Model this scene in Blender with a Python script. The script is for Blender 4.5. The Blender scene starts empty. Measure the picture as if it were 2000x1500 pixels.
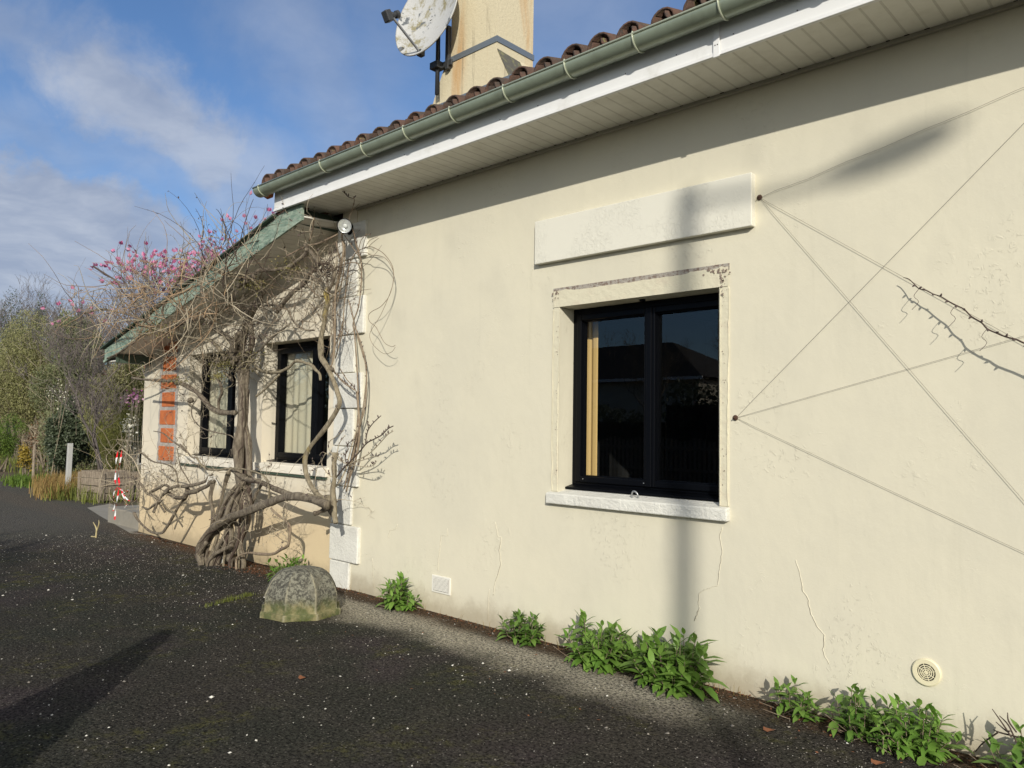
import bpy, math, random
import numpy as np
from mathutils import Vector, Matrix
random.seed(7)
rng = np.random.default_rng(7)
R_ = math.radians
sc = bpy.context.scene

# ------------------------------------------------------------------ camera
F_PX = 1501.85                     # focal length for a 2000 px wide frame
YAW, PITCH, ROLL = R_(43.350), R_(3.209), R_(0.860)
CAM = np.array([0.0, -4.45, 1.6])
_f = np.array([-math.sin(YAW)*math.cos(PITCH), math.cos(YAW)*math.cos(PITCH), math.sin(PITCH)])
_r = np.array([math.cos(YAW), math.sin(YAW), 0.0])
_u = np.cross(_r, _f)
CR = _r*math.cos(ROLL) + _u*math.sin(ROLL)
CU = -_r*math.sin(ROLL) + _u*math.cos(ROLL)
cd = bpy.data.cameras.new('camera'); cam = bpy.data.objects.new('camera', cd)
sc.collection.objects.link(cam); sc.camera = cam
cd.sensor_width = 36; cd.lens = 36*F_PX/2000; cd.clip_end = 2000; cd.clip_start = 0.05
m = Matrix(((CR[0], CU[0], -_f[0], CAM[0]), (CR[1], CU[1], -_f[1], CAM[1]), (CR[2], CU[2], -_f[2], CAM[2]), (0, 0, 0, 1)))
cam.matrix_world = m

def ray(u, v):
    return _f + (u-1000)/F_PX*CR - (v-750)/F_PX*CU
def P(u, v, y=0.0):               # point on the plane Y=y
    d = ray(u, v); t = (y-CAM[1])/d[1]; return CAM + d*t
def G(u, v, z=0.0):
    d = ray(u, v); t = (z-CAM[2])/d[2]; return CAM + d*t
def pxr(w, p):                    # radius in metres of something w px wide at p
    return 0.5*w*float((np.array(p)-CAM) @ _f)/F_PX

# ------------------------------------------------------------------ light
SUN = Vector((1.0, -1.0, 0.62)).normalized()
EL = math.asin(SUN.z); AZ = math.atan2(SUN.x, SUN.y)   # sun_rotation measured from +Y clockwise
sd = bpy.data.lights.new('sun', 'SUN'); so = bpy.data.objects.new('sun', sd); sc.collection.objects.link(so)
sd.energy = 4.0; sd.angle = R_(0.53); sd.color = (1.0, 0.945, 0.835)
so.rotation_euler = SUN.to_track_quat('Z', 'Y').to_euler(); so.location = SUN*60
sc.view_settings.view_transform = 'Standard'; sc.view_settings.look = 'None'
sc.view_settings.exposure = 0.0; sc.view_settings.gamma = 1.0

# ------------------------------------------------------------------ node helper
class NT:
    def __init__(s, tree): s.t = tree; tree.nodes.clear()
    def n(s, typ, **kw):
        nd = s.t.nodes.new(typ)
        ins = kw.pop('ins', {})
        for k, v in kw.items(): setattr(nd, k, v)
        for k, v in ins.items():
            sk = nd.inputs[k]
            if isinstance(v, bpy.types.NodeSocket): s.t.links.new(v, sk)
            else: sk.default_value = v
        return nd
    def math(s, op, a, b=None, c=None, clamp=False):
        nd = s.n('ShaderNodeMath', operation=op, use_clamp=clamp)
        for i, v in enumerate((a, b, c)):
            if v is None: continue
            if isinstance(v, bpy.types.NodeSocket): s.t.links.new(v, nd.inputs[i])
            else: nd.inputs[i].default_value = v
        return nd.outputs[0]
    def mix(s, fac, a, b, typ='MIX'):
        nd = s.n('ShaderNodeMix', data_type='RGBA', blend_type=typ)
        for i, v in ((0, fac), (6, a), (7, b)):
            if isinstance(v, bpy.types.NodeSocket): s.t.links.new(v, nd.inputs[i])
            else: nd.inputs[i].default_value = v if i == 0 or len(v) == 4 else (*v, 1)
        return nd.outputs[2]
    def noise(s, vec, scale, detail=4, rough=.55, dist=0, out='Fac'):
        nd = s.n('ShaderNodeTexNoise', ins={'Scale': scale, 'Detail': detail, 'Roughness': rough, 'Distortion': dist})
        if vec is not None: s.t.links.new(vec, nd.inputs['Vector'])
        return nd.outputs[out]
    def ramp(s, x, lo, hi, smooth=True):
        nd = s.n('ShaderNodeMapRange', interpolation_type='SMOOTHSTEP' if smooth else 'LINEAR')
        s.t.links.new(x, nd.inputs[0]); nd.inputs[1].default_value = lo; nd.inputs[2].default_value = hi
        return nd.outputs[0]
    def mapping(s, vec, scale=(1, 1, 1), loc=(0, 0, 0), rot=(0, 0, 0)):
        nd = s.n('ShaderNodeMapping', ins={'Scale': scale, 'Location': loc, 'Rotation': rot})
        s.t.links.new(vec, nd.inputs[0]); return nd.outputs[0]

# ------------------------------------------------------------------ world
w = bpy.data.worlds.new("World"); sc.world = w; w.use_nodes = True
t = NT(w.node_tree)
sky = t.n('ShaderNodeTexSky', sky_type='NISHITA', sun_disc=False)
sky.sun_elevation = EL; sky.sun_rotation = AZ; sky.air_density = 1.0; sky.dust_density = 0.6; sky.ozone_density = 2.0
tc = t.n('ShaderNodeTexCoord').outputs['Generated']
sep = t.n('ShaderNodeSeparateXYZ', ins={0: tc})
zz = t.math('ADD', t.math('MAXIMUM', sep.outputs[2], 0.0), 0.22)
proj = t.n('ShaderNodeCombineXYZ', ins={0: t.math('DIVIDE', sep.outputs[0], zz), 1: t.math('DIVIDE', sep.outputs[1], zz), 2: 0.0}).outputs[0]
warp = t.noise(proj, 1.1, 5, .6, 0, 'Color')
wv = t.n('ShaderNodeVectorMath', operation='MULTIPLY_ADD', ins={0: warp, 1: (.5, .5, 0), 2: proj}).outputs[0]
n1 = t.noise(t.mapping(wv, (1.0, .55, 1), rot=(0, 0, R_(20))), 1.5, 7, .58)
wd = t.noise(tc, 7.0, 7, .62, .3, 'Color')
AMT = .085
dv = t.n('ShaderNodeVectorMath', operation='MULTIPLY_ADD', ins={0: wd, 1: (AMT*2,)*3, 2: tc}).outputs[0]
dv = t.n('ShaderNodeVectorMath', operation='SUBTRACT', ins={0: dv, 1: (AMT,)*3}).outputs[0]
def unit(u, v):
    d = ray(u, v); return d/np.linalg.norm(d)
def bank(a, b, rad, soft):     # a cloud bank stretched between two fixed directions of the sky
    A, B = unit(*a), unit(*b); AB = B-A; L2 = float(AB @ AB)+1e-9
    da = t.n('ShaderNodeVectorMath', operation='SUBTRACT', ins={0: dv, 1: tuple(A)}).outputs[0]
    h = t.math('DIVIDE', t.n('ShaderNodeVectorMath', operation='DOT_PRODUCT', ins={0: da, 1: tuple(AB)}).outputs['Value'], L2, clamp=True)
    sc1 = t.n('ShaderNodeVectorMath', operation='SCALE', ins={0: tuple(AB), 'Scale': h}).outputs[0]
    ln = t.n('ShaderNodeVectorMath', operation='LENGTH', ins={0: t.n('ShaderNodeVectorMath', operation='SUBTRACT', ins={0: da, 1: sc1}).outputs[0]}).outputs['Value']
    return t.math('SUBTRACT', 1.0, t.ramp(ln, rad-soft, rad+soft))
mask = t.math('MULTIPLY', t.ramp(n1, .46, .80), .42)
for a, b, rr, sf, k in (((-60, -10), (180, 110), .040, .035, .55), ((180, 120), (310, 200), .050, .030, .85), ((300, 190), (380, 300), .045, .028, .80), ((370, 290), (620, 470), .050, .045, .62),
                        ((-100, 500), (130, 520), .105, .022, .92), ((120, 510), (250, 540), .085, .022, .85), ((250, 540), (420, 600), .065, .03, .7),
                        ((-50, 240), (460, 370), .035, .045, .42), ((560, -20), (640, 260), .055, .06, .42), ((720, -20), (760, 260), .04, .06, .28), ((1050, 20), (1200, 90), .08, .08, .3)):
    mask = t.math('MAXIMUM', mask, t.math('MULTIPLY', bank(a, b, rr, sf), k))
sdot = t.n('ShaderNodeVectorMath', operation='DOT_PRODUCT', ins={0: dv, 1: tuple(SUN)}).outputs['Value']
smask = t.math('MULTIPLY', t.ramp(sdot, .30, .85), .85)     # unseen bright cloud added on the sun's side to lift the shade
n2 = t.noise(wv, 3.2, 5, .6)
cloudc = t.mix(t.ramp(n2, .3, .72), (2.6, 3.1, 4.2), (4.4, 4.8, 5.6))
blue = t.mix(1.0, sky.outputs[0], (.70, .87, 1.08), 'MULTIPLY')
skyc = t.mix(smask, t.mix(mask, blue, cloudc), (9.6, 9.4, 8.8))
bg = t.n('ShaderNodeBackground', ins={'Color': skyc, 'Strength': 0.118})
wo = t.n('ShaderNodeOutputWorld', ins={'Surface': bg.outputs[0]})

# ------------------------------------------------------------------ materials
MATS = {}
def mat(name, col, rough=.8, metal=0, build=None, spec=.5, bump=None, var=None, **kw):
    mt = bpy.data.materials.new(name); mt.use_nodes = True
    s = NT(mt.node_tree)
    o = s.n('ShaderNodeOutputMaterial')
    b = s.n('ShaderNodeBsdfPrincipled', ins={'Base Color': (*col, 1), 'Roughness': rough, 'Metallic': metal, 'Specular IOR Level': spec})
    s.t.links.new(b.outputs[0], o.inputs[0])
    pos = s.n('ShaderNodeTexCoord').outputs['Object']
    if var:      # (scale, other colour, lo, hi)
        c = s.mix(s.ramp(s.noise(pos, var[0], 6, .6), var[2], var[3]), col, var[1])
        s.t.links.new(c, b.inputs['Base Color'])
    if bump:     # (scale, strength, distance)
        bp = s.n('ShaderNodeBump', ins={'Strength': bump[1], 'Distance': bump[2], 'Height': s.noise(pos, bump[0], 6, .65)})
        s.t.links.new(bp.outputs[0], b.inputs['Normal'])
    if build: build(s, b, pos)
    MATS[name] = mt
    return mt

def plaster(base, tint, low=None, flake=1.0, stains=True):
    def f(s, b, pos):
        sp = s.n('ShaderNodeSeparateXYZ', ins={0: pos}); X, Z = sp.outputs[0], sp.outputs[2]
        big = s.noise(pos, 1.1, 5, .6)
        c = s.mix(s.ramp(big, .35, .7), base, tint)
        patch = s.noise(s.mapping(pos, (1.3, 1, .8), loc=(3, 0, 1)), 2.4, 4, .5)
        c = s.mix(s.math('MULTIPLY', s.ramp(patch, .55, .75), .30), c, tuple(x*.84 for x in tint))
        streak = s.noise(s.mapping(pos, (5.5, 5.5, .35)), 1.6, 5, .65)
        c = s.mix(s.math('MULTIPLY', s.ramp(streak, .56, .8), .18), c, (.40, .385, .29))
        if low:
            lz = s.math('ADD', Z, s.math('MULTIPLY', s.noise(pos, 2.5, 5, .6), .5))
            c = s.mix(s.math('MULTIPLY', s.ramp(lz, low[1]+.55, low[1]-.05), .85), c, low[0])
        # dirt where the wall meets the ground
        dz = s.math('SUBTRACT', Z, s.math('MULTIPLY', s.noise(pos, 6, 5, .7), .30))
        c = s.mix(s.math('MULTIPLY', s.ramp(dz, .10, -.14), .6), c, (.28, .23, .15))
        sm = s.noise(pos, 16, 3, .6)
        c = s.mix(s.math('MULTIPLY', s.ramp(sm, .68, .76), .07), c, (.38, .36, .28))
        s.t.links.new(c, b.inputs['Base Color'])
        fine = s.noise(pos, 90, 3, .6)
        mid = s.noise(s.mapping(pos, (1, 1, .7)), 13, 5, .6)
        area = s.ramp(s.noise(pos, 1.7, 3, .5), .50, .66)
        fl = s.ramp(s.noise(pos, 26, 4, .75, .6), .56, .64)
        h = s.math('ADD', s.math('MULTIPLY', fine, .05), s.math('MULTIPLY', mid, .35))
        h = s.math('ADD', h, s.math('MULTIPLY', s.math('MULTIPLY', area, fl), .22*flake))
        h = s.math('ADD', h, s.math('MULTIPLY', s.noise(pos, 2.2, 2, .5), .9))
        bp = s.n('ShaderNodeBump', ins={'Strength': .6, 'Distance': .012, 'Height': h})
        s.t.links.new(bp.outputs[0], b.inputs['Normal'])
    return f
M_wall = mat('cream_plaster', (.7, .66, .5), .9, spec=.2, build=plaster((.665, .625, .495), (.625, .590, .475)))
M_wing = mat('wing_plaster', (.7, .66, .5), .9, spec=.2, build=plaster((.72, .65, .52), (.66, .61, .50), low=((.66, .52, .32), .72)))
M_white = mat('white_rough_paint', (.72, .71, .65), .85, spec=.25, bump=(38, .9, .012), var=(5, (.62, .61, .56), .35, .75))
M_ledge = mat('ledge_paint', (.80, .75, .64), .85, spec=.25, bump=(30, .4, .006), var=(4, (.68, .65, .58), .4, .8))
def lintelm(s, b, pos):
    n = s.noise(pos, 30, 4, .8, 1.0)
    area = s.ramp(s.noise(pos, 2.6, 3, .5), .42, .58)
    h = s.math('ADD', s.math('MULTIPLY', s.math('MULTIPLY', s.ramp(n, .5, .6), area), 1.0), s.math('MULTIPLY', s.noise(pos, 70, 3), .3))
    bp = s.n('ShaderNodeBump', ins={'Strength': .5, 'Distance': .0026, 'Height': h}); s.t.links.new(bp.outputs[0], b.inputs['Normal'])
M_lintel = mat('lintel_white', (.71, .69, .60), .8, spec=.25, build=lintelm)
M_band = mat('old_band_plaster', (.64, .60, .46), .9, spec=.2, bump=(25, .6, .01), var=(9, (.58, .52, .40), .48, .75))
M_chip = mat('bare_render', (.36, .33, .29), .95, bump=(60, .8, .01), var=(40, (.20, .15, .12), .45, .6))
M_chipd = mat('chipped_dark', (.20, .15, .12), .95, bump=(60, .8, .01), var=(60, (.40, .34, .27), .45, .6))
M_crack = mat('crack_dark', (.19, .16, .115), 1.0)
M_pvc = mat('white_pvc', (.80, .80, .79), .35, bump=(8, .06, .004), var=(5, (.62, .61, .57), .50, .85))
def soffit(s, b, pos):
    sp = s.n('ShaderNodeSeparateXYZ', ins={0: pos}); X = sp.outputs[0]
    fr = s.math('FRACT', s.math('MULTIPLY', X, 1/0.1))
    gr = s.math('LESS_THAN', s.math('ABSOLUTE', s.math('SUBTRACT', fr, .5)), .06)
    c = s.mix(s.ramp(s.noise(pos, 6, 5, .6), .4, .8), (.78, .765, .70), (.66, .64, .57))
    c = s.mix(s.math('MULTIPLY', gr, .35), c, (.30, .28, .23)); s.t.links.new(c, b.inputs['Base Color'])
    bp = s.n('ShaderNodeBump', ins={'Strength': 1, 'Distance': .006, 'Height': s.math('SUBTRACT', 1.0, gr)}); s.t.links.new(bp.outputs[0], b.inputs['Normal'])
M_soffit = mat('soffit_boards', (.76, .74, .68), .5, build=soffit)
M_gutter = mat('green_gutter', (.30, .35, .27), .32, metal=.25, bump=(5, .05, .004), var=(6, (.22, .25, .19), .4, .8))
M_gut2 = mat('gutter_bracket', (.42, .45, .34), .4, metal=.2)
def tilem(s, b, pos):
    c = s.mix(s.ramp(s.noise(pos, 3.5, 6, .7), .3, .7), (.12, .062, .042), (.055, .042, .034))
    c = s.mix(s.ramp(s.noise(pos, 14, 5, .7), .50, .66), c, (.055, .045, .038))
    c = s.mix(s.math('MULTIPLY', s.ramp(s.noise(pos, 9, 5, .7), .60, .70), .8), c, (.20, .19, .06))
    s.t.links.new(c, b.inputs['Base Color'])
    bp = s.n('ShaderNodeBump', ins={'Strength': .8, 'Distance': .012, 'Height': s.noise(pos, 40, 5, .7)}); s.t.links.new(bp.outputs[0], b.inputs['Normal'])
M_tile = mat('clay_tiles', (.2, .1, .06), .9, build=tilem)
def greenpaint(s, b, pos):
    mp = s.mapping(pos, (1.2, 1, 4.5), rot=(0, R_(-12), 0))
    c = s.mix(s.ramp(s.noise(mp, 3.2, 6, .7, .8), .42, .58), (.31, .39, .31), (.17, .25, .20))
    c = s.mix(s.ramp(s.noise(mp, 8, 6, .7, .5), .56, .68), c, (.40, .42, .37))
    s.t.links.new(c, b.inputs['Base Color'])
    bp = s.n('ShaderNodeBump', ins={'Strength': .9, 'Distance': .02, 'Height': s.noise(mp, 6, 6, .7, 1.0)}); s.t.links.new(bp.outputs[0], b.inputs['Normal'])
M_green = mat('peeling_green_paint', (.2, .34, .25), .75, build=greenpaint)
M_dgreen = mat('dark_green_trim', (.055, .085, .06), .7, bump=(30, .4, .01))
M_black = mat('black_aluminium', (.0025, .003, .0045), .40, spec=.12)
M_brick = mat('orange_brick', (.52, .15, .045), .9, bump=(22, .5, .01), var=(9, (.34, .09, .035), .42, .75))
M_mortar = mat('grey_mortar', (.42, .39, .36), .95, bump=(35, .7, .012), var=(12, (.30, .28, .26), .4, .7))
def chim(s, b, pos):
    st = s.noise(s.mapping(pos, (2.6, 2.6, .40)), 1.6, 5, .6, .5)
    c = s.mix(s.ramp(st, .44, .76), (.60, .53, .37), (.52, .31, .13))
    c = s.mix(s.math('MULTIPLY', s.ramp(s.noise(s.mapping(pos, (9, 9, .5)), 1.6, 5, .7), .58, .72), .55), c, (.20, .17, .12))
    c = s.mix(s.math('MULTIPLY', s.ramp(s.noise(pos, 22, 4, .7), .64, .72), .4), c, (.2, .17, .12))
    s.t.links.new(c, b.inputs['Base Color'])
    bp = s.n('ShaderNodeBump', ins={'Strength': .5, 'Distance': .01, 'Height': s.noise(pos, 30, 5, .65)}); s.t.links.new(bp.outputs[0], b.inputs['Normal'])
M_chim = mat('rust_stained_render', (.7, .6, .42), .9, build=chim)
M_lead = mat('zinc_flashing', (.22, .25, .28), .45, metal=.5, bump=(9, .3, .01))
M_dcem = mat('mossy_cement', (.10, .095, .08), .95, bump=(30, .9, .012), var=(12, (.22, .21, .10), .5, .7))
def dishm(s, b, pos):
    c = s.mix(s.ramp(s.noise(pos, 4.5, 7, .75, .4), .50, .62), (.47, .47, .46), (.26, .23, .13))
    c = s.mix(s.ramp(s.noise(s.mapping(pos, loc=(4, 2, 1)), 4, 5, .7, .3), .60, .64), c, (.12, .13, .14))
    s.t.links.new(c, b.inputs['Base Color'])
    bp = s.n('ShaderNodeBump', ins={'Strength': .4, 'Distance': .006, 'Height': s.noise(pos, 50, 5, .7)}); s.t.links.new(bp.outputs[0], b.inputs['Normal'])
M_dish = mat('weathered_dish', (.7, .7, .7), .6, build=dishm)
M_dmetal = mat('dark_metal', (.06, .062, .065), .5, metal=.4)
M_gmetal = mat('galvanised', (.42, .43, .44), .4, metal=.7, var=(6, (.3, .31, .32), .4, .7))
M_chrome = mat('polished_reflector', (.80, .80, .80), .30, metal=.75)
M_rust = mat('rusty_iron', (.07, .035, .022), .85, bump=(60, .6, .004))
M_wire = mat('steel_wire', (.24, .22, .18), .6, metal=.0)
M_stone = mat('x', (.3, .3, .25))
def stonem(s, b, pos):
    sp = s.n('ShaderNodeSeparateXYZ', ins={0: pos}); Z = sp.outputs[2]
    c = s.mix(s.ramp(s.noise(pos, 34, 6, .8), .44, .58), (.055, .052, .042), (.21, .205, .16))
    c = s.mix(s.ramp(s.noise(pos, 6, 5, .7), .52, .68), c, (.13, .12, .09))
    k = s.ramp(s.math('ADD', Z, s.math('MULTIPLY', s.noise(pos, 7, 5, .7), .22)), .30, .17)
    g = s.mix(s.ramp(s.noise(pos, 11, 5, .65), .4, .65), (.085, .10, .03), (.24, .21, .10))
    c = s.mix(s.math('MULTIPLY', k, .85), c, g)
    dx = s.math('SUBTRACT', sp.outputs[0], -5.85); dy = s.math('SUBTRACT', sp.outputs[1], -.83)
    an = s.math('DIVIDE', s.math('SUBTRACT', s.math('ARCTAN2', dy, dx), .62), math.pi/4)
    fr = s.math('ABSOLUTE', s.math('SUBTRACT', s.math('FRACT', s.math('ADD', an, 8.5)), .5))
    rib = s.math('MULTIPLY', s.ramp(s.math('ADD', fr, s.math('MULTIPLY', s.noise(pos, 18, 4, .7), .10)), .115, .06), s.ramp(s.noise(pos, 5, 3, .6), .38, .55))
    c = s.mix(s.math('MULTIPLY', rib, .6), c, (.32, .29, .20))      # worn pale arrises
    s.t.links.new(c, b.inputs['Base Color'])
    h = s.math('ADD', s.noise(pos, 42, 6, .75), s.math('MULTIPLY', s.noise(pos, 12, 4, .6), 1.2))
    bp = s.n('ShaderNodeBump', ins={'Strength': .6, 'Distance': .012, 'Height': h}); s.t.links.new(bp.outputs[0], b.inputs['Normal'])
M_stone = mat('lichen_stone', (.3, .3, .25), .95, build=stonem)
def barkf(c1, c2, c3=None, st=9):
    def f(s, b, pos):
        c = s.mix(s.ramp(s.noise(s.mapping(pos, (3, 3, .9)), st, 6, .7), .35, .65), c1, c2)
        if c3: c = s.mix(s.ramp(s.noise(pos, 2.6, 4, .6), .60, .70), c, c3)
        s.t.links.new(c, b.inputs['Base Color'])
        bp = s.n('ShaderNodeBump', ins={'Strength': 1.0, 'Distance': .02, 'Height': s.math('ADD', s.noise(s.mapping(pos, (3, 3, .7)), 14, 6, .75, 1.0), s.math('MULTIPLY', s.noise(pos, 60, 4, .7), .4))}); s.t.links.new(bp.outputs[0], b.inputs['Normal'])
    return f
M_bark = mat('vine_bark', (.2, .16, .12), .92, build=barkf((.25, .21, .155), (.10, .078, .056)))
M_bark2 = mat('vine_bark_lichen', (.26, .22, .15), .92, build=barkf((.34, .29, .20), (.20, .165, .11), (.33, .25, .06)))
M_cane = mat('vine_cane', (.30, .23, .16), .85, build=barkf((.34, .27, .19), (.24, .175, .12)))
M_twig = mat('grey_twig', (.33, .28, .205), .9, var=(3, (.42, .36, .26), .4, .6))
M_twigo = mat('orange_twig', (.38, .26, .155), .9, var=(3, (.18, .13, .09), .4, .65))
M_twigd = mat('dark_twig', (.075, .052, .04), .9)
M_bud = mat('bud_brown', (.075, .05, .045), .7)
M_moss = mat('lichen_moss', (.19, .17, .06), .95, bump=(60, .8, .01))
def leafm(name, c1, c2, rough=.5, tl=.25):
    def f(s, b, pos):
        rnd = s.n('ShaderNodeNewGeometry').outputs['Random Per Island']
        c = s.mix(rnd, c1, c2)
        c = s.mix(s.math('MULTIPLY', s.ramp(s.noise(pos, 1.2, 3, .5), .4, .65), .5), c, tuple(x*.55 for x in c2))
        s.t.links.new(c, b.inputs['Base Color'])
        tr = s.n('ShaderNodeBsdfTranslucent', ins={'Color': c})
        mx = s.n('ShaderNodeMixShader', ins={0: tl, 1: b.outputs[0], 2: tr.outputs[0]})
        o = [n for n in s.t.nodes if n.type == 'OUTPUT_MATERIAL'][0]; s.t.links.new(mx.outputs[0], o.inputs[0])
    return mat(name, c1, rough, build=f, spec=.4)
M_leaf = leafm('plant_leaf', (.12, .25, .035), (.21, .35, .07), .45)
M_leaf2 = leafm('plant_leaf_dark', (.085, .185, .03), (.17, .29, .055), .45)
M_olive = leafm('olive_leaf', (.23, .24, .09), (.33, .32, .15), .7)
M_grgr = leafm('grey_green_leaf', (.24, .25, .13), (.15, .175, .08), .7)
M_holly = leafm('dark_evergreen_leaf', (.045, .065, .035), (.12, .145, .085), .5)
M_bamb = leafm('bright_green_leaf', (.17, .26, .035), (.10, .17, .03), .6)
M_reed = leafm('yellow_green_leaf', (.22, .22, .05), (.14, .15, .04), .7)
M_yell = leafm('yellow_leaf', (.45, .33, .03), (.30, .22, .05), .6)
M_dryg = leafm('dry_grass_blade', (.40, .23, .09), (.30, .24, .08), .8)
M_grs = leafm('grass_blade', (.22, .24, .05), (.14, .17, .04), .8)
M_pink = leafm('pink_petal', (.60, .13, .34), (.74, .36, .50), .5)
M_purp = leafm('purple_petal', (.32, .07, .25), (.55, .30, .42), .5)
M_wbl = leafm('pale_blossom', (.75, .72, .62), (.6, .58, .42), .6)
M_dead = leafm('dead_leaf', (.28, .11, .045), (.17, .07, .035), .8, .1)
M_chipw = mat('white_stone_chips', (.70, .68, .62), .8)
M_pebb = mat('grey_gravel', (.17, .155, .135), .9, var=(30, (.30, .27, .23), .45, .6))
M_conc = mat('pale_concrete', (.27, .25, .21), .92, bump=(28, .5, .008), var=(3, (.24, .22, .18), .4, .7))
M_wood = mat('weathered_wood', (.30, .24, .18), .9, build=barkf((.34, .28, .21), (.19, .15, .11)))
M_red = mat('red_tape', (.75, .02, .03), .45)
M_wt = mat('white_tape', (.8, .8, .8), .45)
M_curt = mat('ochre_curtain', (.62, .42, .17), .9)
M_blind = mat('beige_blind', (.48, .45, .35), .9, var=(2, (.5, .45, .33), .4, .7))
M_room = mat('dark_room', (.010, .0095, .009), .9)
M_nwall = mat('neighbour_render', (.55, .50, .40), .9, bump=(10, .2, .01), var=(2, (.48, .44, .35), .4, .7))
M_nroof2 = mat('dark_slate_roof', (.035, .032, .032), .9)
M_nroof = mat('neighbour_roof', (.34, .13, .06), .9, bump=(12, .6, .03), var=(4, (.2, .09, .05), .4, .7))
M_plas = mat('cream_plastic', (.72, .66, .46), .45)
M_dark = mat('vent_dark', (.02, .018, .015), .9)
M_string = mat('white_string', (.8, .78, .72), .8)
def glassm(s, b, pos):
    tr = s.n('ShaderNodeBsdfTransparent', ins={'Color': (.93, .95, .94, 1)})
    gl = s.n('ShaderNodeBsdfGlossy', ins={'Color': (1, 1, 1, 1), 'Roughness': .004})
    bf = s.n('ShaderNodeNewGeometry').outputs['Backfacing']
    ior = s.math('ADD', 1.62, s.math('MULTIPLY', bf, 1/1.62-1.62))      # the same pane from either side
    fr = s.n('ShaderNodeFresnel', ins={'IOR': ior})
    mx = s.n('ShaderNodeMixShader', ins={0: fr.outputs[0], 1: tr.outputs[0], 2: gl.outputs[0]})
    o = [n for n in s.t.nodes if n.type == 'OUTPUT_MATERIAL'][0]; s.t.links.new(mx.outputs[0], o.inputs[0])
M_glass = mat('window_glass', (1, 1, 1), .1, build=glassm)
M_lglass = mat('lamp_glass', (1, 1, 1), .1, build=glassm)

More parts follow.
